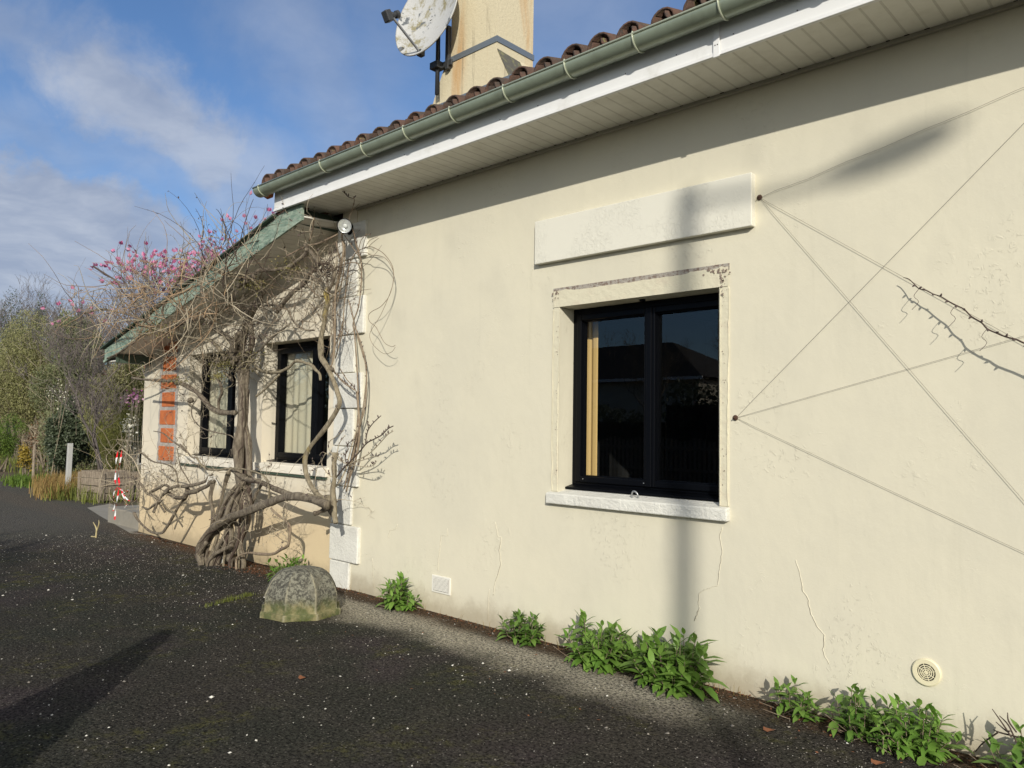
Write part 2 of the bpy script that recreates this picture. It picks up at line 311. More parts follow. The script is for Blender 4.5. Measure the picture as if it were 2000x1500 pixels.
# ------------------------------------------------------------------ mesh helpers
def link(name, mesh, mats, parent=None, smooth=False):
    o = bpy.data.objects.new(name, mesh); sc.collection.objects.link(o)
    for mm in (mats if isinstance(mats, (list, tuple)) else [mats]): mesh.materials.append(mm)
    if smooth: mesh.polygons.foreach_set('use_smooth', [True]*len(mesh.polygons))
    if parent is not None:
        o.parent = parent
        if parent.type == 'EMPTY' or True:
            o.matrix_parent_inverse = parent_world(parent).inverted()
    return o
def parent_world(o):
    M = Matrix.Translation(o.location) @ o.rotation_euler.to_matrix().to_4x4()
    if o.parent is not None: M = parent_world(o.parent) @ o.matrix_parent_inverse @ M
    return M
class MB:
    def __init__(s): s.v = []; s.f = []; s.m = []
    def add(s, vs, fs, mi=0):
        k = len(s.v); s.v += [tuple(map(float, v)) for v in vs]
        for f in fs: s.f.append(tuple(i+k for i in f)); s.m.append(mi)
    def box(s, a, b, mi=0):
        x0, y0, z0 = a; x1, y1, z1 = b
        s.add([(x0,y0,z0),(x1,y0,z0),(x1,y1,z0),(x0,y1,z0),(x0,y0,z1),(x1,y0,z1),(x1,y1,z1),(x0,y1,z1)],
              [(0,3,2,1),(4,5,6,7),(0,1,5,4),(1,2,6,5),(2,3,7,6),(3,0,4,7)], mi)
    def prism(s, poly, d, mi=0):      # poly: 3D points, extruded by vector d
        n = len(poly); poly = [np.array(p, float) for p in poly]; d = np.array(d, float)
        s.add(poly + [p+d for p in poly], [tuple(range(n))[::-1], tuple(range(n, 2*n))] + [(i, (i+1) % n, (i+1) % n+n, i+n) for i in range(n)], mi)
    def tube(s, pts, rad, sides=8, mi=0, cap=True, smooth=0, flute=0):
        pts = [np.array(p, float) for p in pts]
        rad = list(rad) if hasattr(rad, '__len__') else [rad]*len(pts)
        if smooth: pts, rad = catmull(pts, rad, smooth)
        n = len(pts)
        if n < 2: return
        T = [pts[min(i+1, n-1)]-pts[max(i-1, 0)] for i in range(n)]
        T = [x/(np.linalg.norm(x)+1e-9) for x in T]
        a = np.array([0, 0, 1.]) if abs(T[0][2]) < .9 else np.array([1., 0, 0])
        U = np.cross(T[0], a); U /= np.linalg.norm(U)
        vs = []
        for i in range(n):
            U = U - T[i]*(U @ T[i]); U /= (np.linalg.norm(U)+1e-9); V = np.cross(T[i], U)
            for k in range(sides):
                an = 2*math.pi*k/sides
                fl_ = 1+flute*(math.cos(3*an+i*.12)+.7*math.cos(5*an-i*.2+1)) if flute else 1
                vs.append(pts[i] + rad[i]*fl_*(math.cos(an)*U + math.sin(an)*V))
        fs = [(i*sides+k, i*sides+(k+1) % sides, (i+1)*sides+(k+1) % sides, (i+1)*sides+k) for i in range(n-1) for k in range(sides)]
        if cap: fs += [tuple(range(sides))[::-1], tuple((n-1)*sides+k for k in range(sides))]
        s.add(vs, fs, mi)
    def lathe(s, prof, c, ax=(0, 0, 1), sides=24, mi=0, ph=0, cap=True):   # prof: (r, h)
        ax = Vector(ax).normalized(); q = ax.to_track_quat('Z', 'Y')
        vs = []
        for r, h in prof:
            for k in range(sides):
                an = 2*math.pi*k/sides+ph
                v = q @ Vector((r*math.cos(an), r*math.sin(an), h)) + Vector(c); vs.append(tuple(v))
        n = len(prof)
        fs = [(i*sides+k, i*sides+(k+1) % sides, (i+1)*sides+(k+1) % sides, (i+1)*sides+k) for i in range(n-1) for k in range(sides)]
        if cap and prof[0][0] > 1e-6: fs.append(tuple(range(sides))[::-1])
        if cap and prof[-1][0] > 1e-6: fs.append(tuple((n-1)*sides+k for k in range(sides)))
        s.add(vs, fs, mi)
    def build(s, name, mats, parent=None, smooth=False, bevel=0):
        me = bpy.data.meshes.new(name); me.from_pydata(s.v, [], s.f)
        if any(s.m): me.polygons.foreach_set('material_index', s.m)
        me.update()
        o = link(name, me, mats, parent, smooth)
        if bevel:
            b = o.modifiers.new('bevel', 'BEVEL'); b.width = bevel; b.segments = 2; b.limit_method = 'ANGLE'; b.angle_limit = R_(40)
        return o
def catmull(pts, rad, k):
    P_ = [2*pts[0]-pts[1]] + pts + [2*pts[-1]-pts[-2]]
    op, orr = [], []
    for i in range(1, len(P_)-2):
        for j in range(k):
            t_ = j/k; a, b, c, d = P_[i-1], P_[i], P_[i+1], P_[i+2]
            op.append(.5*((2*b)+(-a+c)*t_+(2*a-5*b+4*c-d)*t_**2+(-a+3*b-3*c+d)*t_**3))
            orr.append(rad[i-1]*(1-t_)+rad[i]*t_)
    op.append(pts[-1]); orr.append(rad[-1])
    return op, orr
def np_mesh(name, verts, nper, mats, parent=None, smooth=False, faces=None):
    """verts (N*nper,3): N separate polygons of nper corners, or with faces pattern"""
    N = len(verts)//nper
    pat = np.array(faces if faces is not None else [list(range(nper))])
    k = pat.shape[1]
    idx = (np.arange(N)[:, None, None]*nper + pat[None]).reshape(-1)
    nf = N*pat.shape[0]
    me = bpy.data.meshes.new(name)
    me.vertices.add(len(verts)); me.vertices.foreach_set('co', np.asarray(verts, np.float32).reshape(-1))
    me.loops.add(len(idx)); me.loops.foreach_set('vertex_index', idx.astype(np.int32))
    me.polygons.add(nf); me.polygons.foreach_set('loop_start', np.arange(0, nf*k, k, dtype=np.int32))
    me.update(calc_edges=True); me.validate()
    return link(name, me, mats, parent, smooth)
def rotm(n):      # n random rotation frames
    a = rng.normal(size=(n, 3)); a /= np.linalg.norm(a, axis=1)[:, None]
    b = rng.normal(size=(n, 3)); b -= a*(a*b).sum(1)[:, None]; b /= np.linalg.norm(b, axis=1)[:, None]
    return a, b, np.cross(a, b)
def leaves(name, pts, size, mats, parent=None, aspect=.45, up=None):
    n = len(pts); a, b, c = rotm(n)
    if up is not None:
        a = a + np.array(up); a /= np.linalg.norm(a, axis=1)[:, None]; b -= a*(a*b).sum(1)[:, None]; b /= np.linalg.norm(b, axis=1)[:, None]
    L = (size*rng.uniform(.6, 1.3, n))[:, None]; W = L*aspect
    v = np.stack([pts, pts+a*L*.5+b*W*.5, pts+a*L, pts+a*L*.5-b*W*.5], 1).reshape(-1, 3)
    o = np_mesh(name, v, 4, mats, parent)
    if parent is not None: o['kind'] = 'stuff'
    return o
def stick_array(name, A, B, r0, r1, mats, parent=None):      # many thin 3-sided sticks
    A = np.asarray(A, float); B = np.asarray(B, float); n = len(A)
    T = B-A; T /= np.linalg.norm(T, axis=1)[:, None]+1e-9
    h = np.where(np.abs(T[:, 2:3]) < .9, np.array([[0, 0, 1.]]), np.array([[1., 0, 0]]))
    U = np.cross(T, h); U /= np.linalg.norm(U, axis=1)[:, None]; V = np.cross(T, U)
    r0 = np.broadcast_to(np.asarray(r0, float), (n,))[:, None]; r1 = np.broadcast_to(np.asarray(r1, float), (n,))[:, None]
    vs = []
    for C_, r in ((A, r0), (B, r1)):
        for k in range(3):
            an = 2*math.pi*k/3; vs.append(C_ + r*(math.cos(an)*U+math.sin(an)*V))
    v = np.stack(vs, 1).reshape(-1, 3)
    o = np_mesh(name, v, 6, mats, parent, faces=[[0, 1, 4, 3], [1, 2, 5, 4], [2, 0, 3, 5]])
    if parent is not None: o['kind'] = 'stuff'
    return o
def tag(o, label=None, cat=None, group=None, kind=None):
    if label: o['label'] = label
    if cat: o['category'] = cat
    if group: o['group'] = group
    if kind: o['kind'] = kind
    return o
def thing(name, label, cat, loc=(0, 0, 0), group=None):
    o = bpy.data.objects.new(name, None); sc.collection.objects.link(o); o.location = tuple(map(float, loc)); o.empty_display_size = .2
    return tag(o, label, cat, group)

# ================================================================== GROUND
def groundm(s, b, pos):
    sp = s.n('ShaderNodeSeparateXYZ', ins={0: pos}); X, Y = sp.outputs[0], sp.outputs[1]
    big = s.noise(pos, .55, 5, .6); mid = s.noise(pos, 3.2, 6, .65)
    c = s.mix(s.ramp(big, .38, .62), (.026, .023, .021), (.021, .022, .018))
    c = s.mix(s.math('MULTIPLY', s.ramp(s.noise(s.mapping(pos, loc=(7, 3, 0)), .8, 4, .6), .5, .68), .8), c, (.032, .025, .028))
    c = s.mix(s.math('MULTIPLY', s.ramp(mid, .48, .68), .5), c, (.043, .038, .033))
    moss = s.math('MULTIPLY', s.ramp(s.noise(pos, 1.3, 6, .7), .50, .64), s.ramp(s.noise(pos, 9, 5, .7), .45, .62))
    c = s.mix(s.math('MULTIPLY', moss, .55), c, (.060, .058, .016))
    # dusty paler band a little in front of the wall
    yy = s.math('ADD', Y, s.math('MULTIPLY', s.math('SUBTRACT', s.noise(pos, 1.6, 5, .6), .5), .55))
    band = s.math('MULTIPLY', s.ramp(yy, -.80, -.42), s.math('SUBTRACT', 1.0, s.ramp(yy, -.30, -.12)))
    band = s.math('MULTIPLY', band, s.math('MULTIPLY', s.ramp(X, -7.2, -6.0), s.math('SUBTRACT', 1.0, s.ramp(X, -2.6, -1.9))))
    c = s.mix(s.math('MULTIPLY', band, s.math('ADD', .35, s.math('MULTIPLY', s.noise(pos, 25, 4, .7), .65))), c, (.29, .265, .22))
    # soil at the foot of the wall
    soil = s.math('MULTIPLY', s.ramp(s.math('ADD', Y, s.math('MULTIPLY', s.noise(pos, 5, 5, .7), .25)), -.22, .02), s.math('SUBTRACT', 1.0, s.ramp(Y, .3, .5)))
    c = s.mix(s.math('MULTIPLY', soil, .8), c, (.055, .035, .022))
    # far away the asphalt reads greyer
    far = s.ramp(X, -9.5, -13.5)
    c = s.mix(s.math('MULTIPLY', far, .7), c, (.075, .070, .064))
    agg = s.n('ShaderNodeTexVoronoi', ins={'Scale': 75.0}); s.t.links.new(pos, agg.inputs['Vector'])
    rnd = s.n('ShaderNodeSeparateColor', ins={0: agg.outputs['Color']}).outputs[0]
    core = s.ramp(agg.outputs['Distance'], .55, .25)
    gr = s.noise(pos, 48, 5, .8)
    c = s.mix(s.ramp(gr, .40, .56), s.mix(1.0, c, (.32, .32, .32), 'MULTIPLY'), s.mix(1.0, c, (2.3, 2.3, 2.15), 'MULTIPLY'))
    c = s.mix(s.math('MULTIPLY', core, s.ramp(rnd, .80, 1.0)), c, (.15, .138, .118))
    c = s.mix(s.math('MULTIPLY', core, s.ramp(rnd, .25, .0)), c, (.010, .009, .008))
    s.t.links.new(c, b.inputs['Base Color'])
    h = s.math('ADD', s.math('MULTIPLY', agg.outputs['Distance'], -.8), s.math('MULTIPLY', gr, 1.6))
    h = s.math('ADD', h, s.math('MULTIPLY', mid, 1.5))
    bp = s.n('ShaderNodeBump', ins={'Strength': 1.0, 'Distance': .012, 'Height': h}); s.t.links.new(bp.outputs[0], b.inputs['Normal'])
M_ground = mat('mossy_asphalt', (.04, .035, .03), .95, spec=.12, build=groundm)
g = MB(); g.add([(-400, -400, 0), (400, -400, 0), (400, 400, 0), (-400, 400, 0)], [(0, 1, 2, 3)])
tag(g.build('ground', M_ground), kind='structure')
# concrete path beyond the asphalt
pa = [G(170, 992), G(215, 984), G(262, 996), np.array([-11.7, .1, 0]), np.array([-11.7, -.06, 0]), G(305, 1046), G(255, 1042), G(195, 1008)]
pp = MB(); pp.add([(p[0], p[1], .004) for p in pa], [tuple(range(len(pa)))])
tag(pp.build('path', M_conc), kind='structure')
# garden soil under the far planting
pp = MB(); pp.add([(-14.2, .9, .006), (-17, 1.3, .006), (-19.2, 1.5, .006), (-22.3, 1.3, .006), (-25, 1.0, .006), (-60, 1, .006), (-60, 40, .006), (-11.8, 40, .006), (-11.8, 1.2, .006)], [tuple(range(9))])
M_soil = mat('garden_soil', (.10, .065, .04), .95, bump=(12, .9, .04), var=(3, (.07, .075, .03), .4, .7))
tag(pp.build('soil', M_soil), kind='structure')

# ================================================================== HOUSE
house = thing('house', 'long cream rendered house with lower left wing, brown tiled roof and green gutter', 'house', (-6.6, 0, 0))
XR, HZ = 5.0, 3.765
def wall_mesh(x0, x1, zf, holes, y, mt, name, th=.30):
    """front wall with openings; zf(x) is the top. holes: (xa,xb,za,zb)"""
    xs = sorted({x0, x1, *[h[0] for h in holes], *[h[1] for h in holes]})
    zs = sorted({-.05, *[h[2] for h in holes], *[h[3] for h in holes]})
    m_ = MB()
    for i in range(len(xs)-1):
        a, b = xs[i], xs[i+1]
        for j in range(len(zs)):
            za = zs[j]; last = j == len(zs)-1
            zb0, zb1 = (zf(a), zf(b)) if last else (zs[j+1], zs[j+1])
            if not last and any(h[0]-1e-6 <= a and b <= h[1]+1e-6 and h[2]-1e-6 <= za and zs[j+1] <= h[3]+1e-6 for h in holes): continue
            m_.add([(a, y, za), (b, y, za), (b, y, zb1), (a, y, zb0)], [(0, 1, 2, 3)])
    for xa, xb, za, zb in holes:
        m_.add([(xa, y, za), (xa, y+th, za), (xa, y+th, zb), (xa, y, zb)], [(0, 1, 2, 3)])
        m_.add([(xb, y, za), (xb, y, zb), (xb, y+th, zb), (xb, y+th, za)], [(0, 1, 2, 3)])
        m_.add([(xa, y, zb), (xa, y+th, zb), (xb, y+th, zb), (xb, y, zb)], [(0, 1, 2, 3)])
        m_.add([(xa, y, za), (xb, y, za), (xb, y+th, za), (xa, y+th, za)], [(0, 1, 2, 3)])
    return m_
HOLE = (-3.712, -2.389, 1.10, 2.513)
mw = wall_mesh(-6.62, XR, lambda x: 4.2, [HOLE], 0.0, M_wall, 'wall')
mw.add([(-6.62, 0, -.05), (-6.62, 7.6, -.05), (-6.62, 7.6, 4.2), (-6.62, 4, 5.4), (-6.62, 0, 4.2)], [(0, 4, 3, 2, 1)])
mw.add([(XR, 0, -.05), (XR, 7.6, -.05), (XR, 7.6, 4.2), (XR, 4, 5.4), (XR, 0, 4.2)], [(0, 1, 2, 3, 4)])
mw.add([(-6.62, 7.6, -.05), (XR, 7.6, -.05), (XR, 7.6, 4.2), (-6.62, 7.6, 4.2)], [(0, 1, 2, 3)])
wall = mw.build('wall', M_wall, house)
YW = .06
slope = .2265
def wing_top(x): return 3.17 + slope*(x+8.84)
WH = [(-10.205, -8.90, 1.15, 2.50), (-8.235, -6.88, 1.15, 2.53)]
mw = wall_mesh(-11.70, -6.621, wing_top, WH, YW, M_wing, 'wall')
mw.add([(-11.70, YW, -.05), (-11.70, 3.6, -.05), (-11.70, 3.6, wing_top(-11.7)), (-11.70, YW, wing_top(-11.7))], [(0, 3, 2, 1)])
mw.add([(-11.70, 3.6, -.05), (-6.63, 3.6, -.05), (-6.63, 3.6, wing_top(-6.63)), (-11.70, 3.6, wing_top(-11.7))], [(0, 1, 2, 3)])
wwall = mw.build('wing_wall', M_wing, house)
wwall['label'] = 'wall of the lower left wing, ochre near the ground'

# quoin stones
qv = [507, 580, 654, 728, 798, 872, 951, 1027, 1100]
zs = [P(690, v)[2] for v in qv]
zs = [3.62] + zs + [-.02]
for i in range(len(zs)-1):
    wide = i % 2 == 0
    xr = -6.185 if wide else -6.325
    if i in (6,): xr -= .02
    q = MB(); z1, z0 = zs[i]-.004, zs[i+1]+.004
    q.box((-6.655, -.034 if wide else -.024, z0), (xr+rng.uniform(-.012, .012), .02, z1))
    o = q.build('quoin', M_white, house, bevel=.010)
# strip of render filling the corner above the quoins
q = MB(); q.box((-6.50, -.012, 3.62), (-6.36, .02, 3.76)); q.build('corner_strip', M_wing, house)

# lintel panel
q = MB(); q.box((-3.938, -.048, 2.862), (-2.146, .02, 3.198)); q.build('lintel_panel', M_lintel, house, bevel=.005)
# window surround: four strips of older render, proud of the wall
def ragged(x0, x1, z0, z1, y0, y1, side, amp, n=60):
    """slab whose one horizontal edge is ragged"""
    m_ = MB(); xs = np.linspace(x0, x1, n)
    jit = np.cumsum(rng.normal(0, amp*.5, n)); jit -= np.linspace(jit[0], jit[-1], n); jit = np.clip(jit, -amp, amp)+rng.normal(0, amp*.18, n)
    top = [(x, y0, z1 + (jit[i] if side == 'top' else 0)) for i, x in enumerate(xs)]
    bot = [(x, y0, z0 + (jit[i] if side == 'bot' else 0)) for i, x in enumerate(xs)]
    for i in range(n-1):
        m_.add([bot[i], bot[i+1], top[i+1], top[i]], [(0, 1, 2, 3)])
        e = top if side == 'top' else bot
        m_.add([e[i], e[i+1], (e[i+1][0], y1, e[i+1][2]), (e[i][0], y1, e[i][2])], [(0, 1, 2, 3)])
    return m_
sx0, sx1 = -3.772, -2.322
s1 = ragged(sx0, sx1, 2.513, 2.636, -.010, .004, 'top', .009); s1.build('window_surround', M_band, house)
s2 = MB(); s2.box((sx0, -.006, 1.125), (HOLE[0], .004, 2.5128)); s2.build('window_surround', M_band, house, bevel=.003)
s2 = MB(); s2.box((HOLE[1], -.006, 1.125), (sx1, .004, 2.5128)); s2.build('window_surround', M_band, house, bevel=.003)
s3 = MB(); s3.box((sx0-.004, -.0045, 2.620), (sx1+.004, .003, 2.660)); s3.build('bare_strip', M_chip, house)
# chipped corners of the surround
ch = MB()
def chip(cx, cz, r, y=-.013):
    n = 9; vs = [(cx+r*rng.uniform(.4, 1.1)*math.cos(2*math.pi*k/n)*rng.uniform(.7, 1.4), y, cz+r*rng.uniform(.4, 1.1)*math.sin(2*math.pi*k/n)) for k in range(n)]
    ch.add(vs, [tuple(range(n))])
for k in range(38):
    chip(-2.39+rng.normal(0, .04) if k < 18 else -2.355+rng.normal(0, .018), rng.uniform(2.60, 2.63) if k < 18 else rng.uniform(2.44, 2.62), rng.uniform(.003, .013), -.0125-.0004*(k % 5))
for k in range(12): chip(-3.75+rng.normal(0, .02), rng.uniform(2.56, 2.64), rng.uniform(.004, .012), -.0125-.0004*(k % 5))
for k in range(26): chip(HOLE[0]-.004+rng.normal(0, .004)-abs(rng.normal(0, .02)), rng.uniform(1.2, 2.5), rng.uniform(.002, .006), -.0085-.0003*(k % 5))
for k in range(22): chip(HOLE[1]+.035+rng.normal(0, .012), rng.uniform(1.2, 2.5), rng.uniform(.002, .005), -.0085-.0003*(k % 5))
ch.build('chipped_paint', M_chipd, house)
# rough edges of the band beside the opening
for xx, sgn in ((HOLE[0], -1), (HOLE[1], 1), (sx0, 1), (sx1, -1)):
    zz_ = np.linspace(1.13, 2.5, 50); jj = np.clip(np.cumsum(rng.normal(0, .0025, 50)), -.006, .006)
    pts = [(xx+sgn*.004+jj[i], -.0075, zz_[i]) for i in range(50)]
    rg = MB(); rg.tube(pts, [.0022+.0016*rng.random() for _ in pts], 5); rg.build('plaster_edge', M_band, house)

# main window
win = thing('window', None, None, (-3.05, .17, 1.8)); win.parent = house; win.matrix_parent_inverse = parent_world(house).inverted()
del_ = [win.pop(k) for k in ('label', 'category') if k in win]
yf = .165
x0, x1, z0, z1 = HOLE[0]-.0, HOLE[1]+.0, 1.175, 2.511
fr = MB()
def frame_ring(m_, xa, xb, za, zb, w_, ya, yb, wb=None):
    wb = wb or w_
    m_.box((xa, ya, za), (xa+w_, yb, zb)); m_.box((xb-w_, ya, za), (xb, yb, zb))
    m_.box((xa+w_+.0002, ya, za), (xb-w_-.0002, yb, za+wb)); m_.box((xa+w_+.0002, ya, zb-w_), (xb-w_-.0002, yb, zb))
frame_ring(fr, x0, x1, z0, z1, .045, yf, yf+.09)
fr.build('frame', M_black, win, bevel=.004)
xm = (-3.010)
for (xa, xb) in ((x0+.047, xm-.001), (xm+.001, x1-.047)):
    sa = MB(); frame_ring(sa, xa, xb, z0+.02, z1-.047, .044, yf-.018, yf+.06)
    sa_o = sa.build('sash', M_black, win, bevel=.005)
    be = MB(); frame_ring(be, xa+.0445, xb-.0445, z0+.0645, z1-.0915, .007, yf+.004, yf+.05); be.build('bead', M_black, win)
    gl = MB(); gl.add([(xa+.042, yf+.03, z0+.062), (xb-.042, yf+.03, z0+.062), (xb-.042, yf+.03, z1-.089), (xa+.042, yf+.03, z1-.089)], [(0, 1, 2, 3)])
    gl.build('pane', M_glass, win)
al = MB(); al.box((xm-.022, yf-.028, z0+.02), (xm+.022, yf-.0185, z1-.047)); al.build('mullion_cover', M_black, win, bevel=.006)
sl = MB(); sl.prism([(x0+.001, yf+.02, z0+.004), (x0+.001, yf-.085, z0-.018), (x0+.001, yf-.085, z0-.034), (x0+.001, yf+.02, z0-.012)], (x1-x0-.002, 0, 0))
sl.box((x0+.002, yf-.06, z0-.040), (x1-.002, yf+.02, z0-.034)); sl.build('drip_sill', M_black, win, bevel=.003)
sc_ = MB()
for xx in (-3.59, -3.05): sc_.lathe([(.004, 0), (.004, .004), (0, .005)], (xx, yf-.0195, z0+.045), (0, -1, 0), 8)
sc_.build('screw', M_gmetal, win)
# catches
hk = MB(); hk.lathe([(.022, 0), (.022, .012), (0, .016)], (-3.03, .085, 2.5125), (0, 0, -1), 12); hk.build('shutter_stop', M_black, win)
hk = MB(); hk.tube([(-3.06, .02, 1.12), (-3.06, .015, 1.155), (-3.04, .012, 1.172), (-3.015, .015, 1.155), (-3.01, .02, 1.12)], .006, 6, smooth=4)
hk.build('shutter_stop', M_gmetal, win, smooth=True)
# stone sill, slightly sloped
sil = MB(); sil.prism([(-3.80, -.042, 1.034), (-3.80, -.042, 1.113), (-3.80, .16, 1.150), (-3.80, .16, 1.034)], (1.482, 0, 0))
sil.build('window_sill', M_white, house, bevel=.008)
# room behind
def room(parent, xa, xb, za, zb, ya, dp, mt):
    m_ = MB(); yb = ya+dp
    m_.add([(xa, yb, za), (xb, yb, za), (xb, yb, zb), (xa, yb, zb)], [(0, 1, 2, 3)])
    m_.add([(xa, ya, za), (xa, yb, za), (xa, yb, zb), (xa, ya, zb)], [(0, 1, 2, 3)])
    m_.add([(xb, ya, za), (xb, ya, zb), (xb, yb, zb), (xb, yb, za)], [(0, 1, 2, 3)])
    m_.add([(xa, ya, zb), (xa, yb, zb), (xb, yb, zb), (xb, ya, zb)], [(0, 1, 2, 3)])
    m_.add([(xa, ya, za), (xb, ya, za), (xb, yb, za), (xa, yb, za)], [(0, 1, 2, 3)])
    return m_.build('room', mt, parent)
room(win, -4.6, -1.4, .1, 2.9, .301, 3.5, M_room)
bk = MB()
bk.add([(-4.6, .3005, .1), (-3.7125, .3005, .1), (-3.7125, .3005, 2.9), (-4.6, .3005, 2.9)], [(0, 1, 2, 3)]); bk.add([(-2.3885, .3005, .1), (-1.4, .3005, .1), (-1.4, .3005, 2.9), (-2.3885, .3005, 2.9)], [(0, 1, 2, 3)])
bk.build('inner_wall', M_room, win)
def curtain(parent, xa, xb, za, zb, y, mt, amp=.02, folds=5, name='curtain'):
    m_ = MB(); n = 60
    for i in range(n):
        a = xa+(xb-xa)*i/n; b = xa+(xb-xa)*(i+1)/n
        fa = y+amp*math.sin(2*math.pi*folds*i/n+.6*math.sin(i*.3)); fb = y+amp*math.sin(2*math.pi*folds*(i+1)/n+.6*math.sin((i+1)*.3))
        m_.add([(a, fa, za), (b, fb, za), (b, fb, zb), (a, fa, zb)], [(0, 1, 2, 3)])
    return m_.build(name, mt, parent, smooth=True)
cu = curtain(win, -3.80, -3.60, 1.0, 2.55, .335, M_curt, .008, 2)

# wing windows
for (xa, xb, za, zb), dep in zip(WH, (.19, .19)):
    wn = thing('window', None, None, ((xa+xb)/2, YW+dep, 1.8)); wn.parent = house; wn.matrix_parent_inverse = parent_world(house).inverted()
    for k in ('label', 'category'):
        if k in wn: wn.pop(k)
    ya = YW+dep-.02; zb0 = za+.035
    fr = MB(); frame_ring(fr, xa, xb, zb0, zb-.002, .055, ya, ya+.08); fr.build('frame', M_black, wn, bevel=.004)
    xm_ = -9.345 if xa < -9 else -7.385
    for (a, b) in ((xa+.057, xm_-.001), (xm_+.001, xb-.057)):
        sa = MB(); frame_ring(sa, a, b, zb0+.025, zb-.059, .06, ya-.02, ya+.06); sa.build('sash', M_black, wn, bevel=.005)
        gl = MB(); gl.add([(a+.055, ya+.03, zb0+.08), (b-.055, ya+.03, zb0+.08), (b-.055, ya+.03, zb-.11), (a+.055, ya+.03, zb-.11)], [(0, 1, 2, 3)]); gl.build('pane', M_glass, wn)
    sl = MB(); sl.prism([(xa-.02, ya+.02, zb0+.004), (xa-.02, ya-.10, zb0-.016), (xa-.02, ya-.10, zb0-.033), (xa-.02, ya+.02, zb0-.012)], (xb-xa+.015, 0, 0)); sl.build('drip_sill', M_black, wn, bevel=.003)
    room(wn, xa-.7, xb+.3, .8, 2.7, YW+.301, 1.5, M_room)
    curtain(wn, xa+.012, xm_+.02, zb0, zb-.01, ya+.085, M_blind, .010, 6)
    curtain(wn, xm_+.10, xb-.30, zb0, zb-.01, ya+.115, M_blind, .012, 3)
sl = MB(); sl.prism([(-10.34, YW-.045, 1.055), (-10.34, YW-.045, 1.145), (-10.34, YW+.10, 1.165), (-10.34, YW+.10, 1.055)], (3.50, 0, 0)); sl.build('window_sill', M_ledge, house, bevel=.007)
ss = MB(); ss.box((-10.34, YW-.030, 1.030), (-6.86, YW+.0, 1.0548)); ss.build('sill_drip', M_dgreen, house)

# exposed brick pillar in the wing
bm_ = MB(); bx0, bx1 = -11.14, -10.52
# irregular mortar backing
n = 40; zz_ = np.linspace(1.02, 2.78, n); jl = rng.normal(0, .012, n); jr = rng.normal(0, .012, n)
for i in range(n-1):
    bm_.add([(bx0+jl[i], YW-.004, zz_[i]), (bx1+jr[i], YW-.004, zz_[i]), (bx1+jr[i+1], YW-.004, zz_[i+1]), (bx0+jl[i+1], YW-.004, zz_[i+1])], [(0, 1, 2, 3)])
pil = bm_.build('brick_pillar', M_mortar, house)
zz_ = 1.06; i = 0
while zz_ < 2.7:
    hgt = .205; br = MB()
    off = .05 if i % 2 else .0
    br.box((bx0+.05+off, YW-.012, zz_), (bx1-.07-.03*(i % 2), YW+.02, min(zz_+hgt, 2.72)))
    br.build('brick', M_brick, pil, bevel=.012); zz_ += hgt+.045; i += 1

# square and round vents
vt = MB(); vx0, vx1, vz0, vz1 = -5.112, -4.873, .172, .318
vt.box((vx0, -.010, vz0), (vx1, .0, vz1)); vo = vt.build('square_vent', M_plas if False else mat('white_vent', (.74, .72, .65), .5), house, bevel=.004)
vd = MB(); vd.box((vx0+.022, -.0125, vz0+.018), (vx1-.022, -.0102, vz1-.018)); vd.build('recess', M_dark, vo)
vs_ = MB()
for k in range(11):
    z_ = vz0+.022+k*.0098; vs_.prism([(vx0+.022, -.0128, z_), (vx0+.022, -.017, z_+.001), (vx0+.022, -.0128, z_+.0066)], (vx1-vx0-.044, 0, 0))
vs_.build('louvre', MATS['white_vent'], vo)
c = (-1.210, 0, .363); VS = .66
rv = MB(); rv.lathe([(.070, 0), (.070, .008), (.065, .012), (.045, .012), (.043, .006), (0, .006)], c, (0, -1, 0), 40); rvo = rv.build('round_vent', M_plas, house, smooth=False)
vd = MB(); vd.lathe([(.0428, .0065), (.0428, .0075), (0, .0075)], c, (0, -1, 0), 32); vd.build('recess', M_dark, rvo)
gr = MB()
for r in (.008, .017, .026, .036):
    gr.lathe([(r-.0022, .008), (r-.0022, .0115), (r+.0018, .0115), (r+.0018, .008)], c, (0, -1, 0), 28, cap=False)
for k in range(4):
    an = k*math.pi/4+.3; dx, dz = math.cos(an)*.044, math.sin(an)*.044
    gr.tube([(c[0]-dx, -.0105, c[2]-dz), (c[0]+dx, -.0105, c[2]+dz)], .0018, 4)
gr.build('grille', M_plas, rvo)

# cracks in the render
def crack(parent, pix, w_=3.0, y=-.0016, name='crack'):
    pts = [P(u, v) for u, v in pix]; out = []
    for a, b in zip(pts[:-1], pts[1:]):
        n = max(2, int(np.linalg.norm(b-a)/.012))
        for i in range(n): out.append(a+(b-a)*i/n)
    out.append(pts[-1]); out = np.array(out); N = len(out)
    j = np.cumsum(rng.normal(0, .0022, N)); j -= np.linspace(0, j[-1], N); out[:, 0] += j
    out[:, 2] += rng.normal(0, .0015, N)
    wd = np.abs(np.convolve(rng.normal(w_, w_*.5, N+4), np.ones(5)/5, 'valid'))*.0005*np.sin(np.linspace(.15, math.pi-.15, N))**.5
    m_ = MB()
    for i in range(N-1):
        a, b = out[i], out[i+1]
        m_.add([(a[0]-wd[i], y, a[2]), (b[0]-wd[i+1], y, b[2]), (b[0]+wd[i+1], y, b[2]), (a[0]+wd[i], y, a[2])], [(0, 1, 2, 3)])
    o = m_.build(name, M_crack, parent)
    e = MB(); e.tube([(q_[0]+wd[i]+.0015, -.0004, q_[2]) for i, q_ in enumerate(out)], [.0016+.0014*rng.random() for _ in out], 5)
    e.build('lifted_edge', M_wall, o, smooth=True)
crack(house, [(968, 1020), (974, 1048), (980, 1050), (975, 1075), (978, 1100), (972, 1122), (966, 1140), (963, 1162)], 4.0)
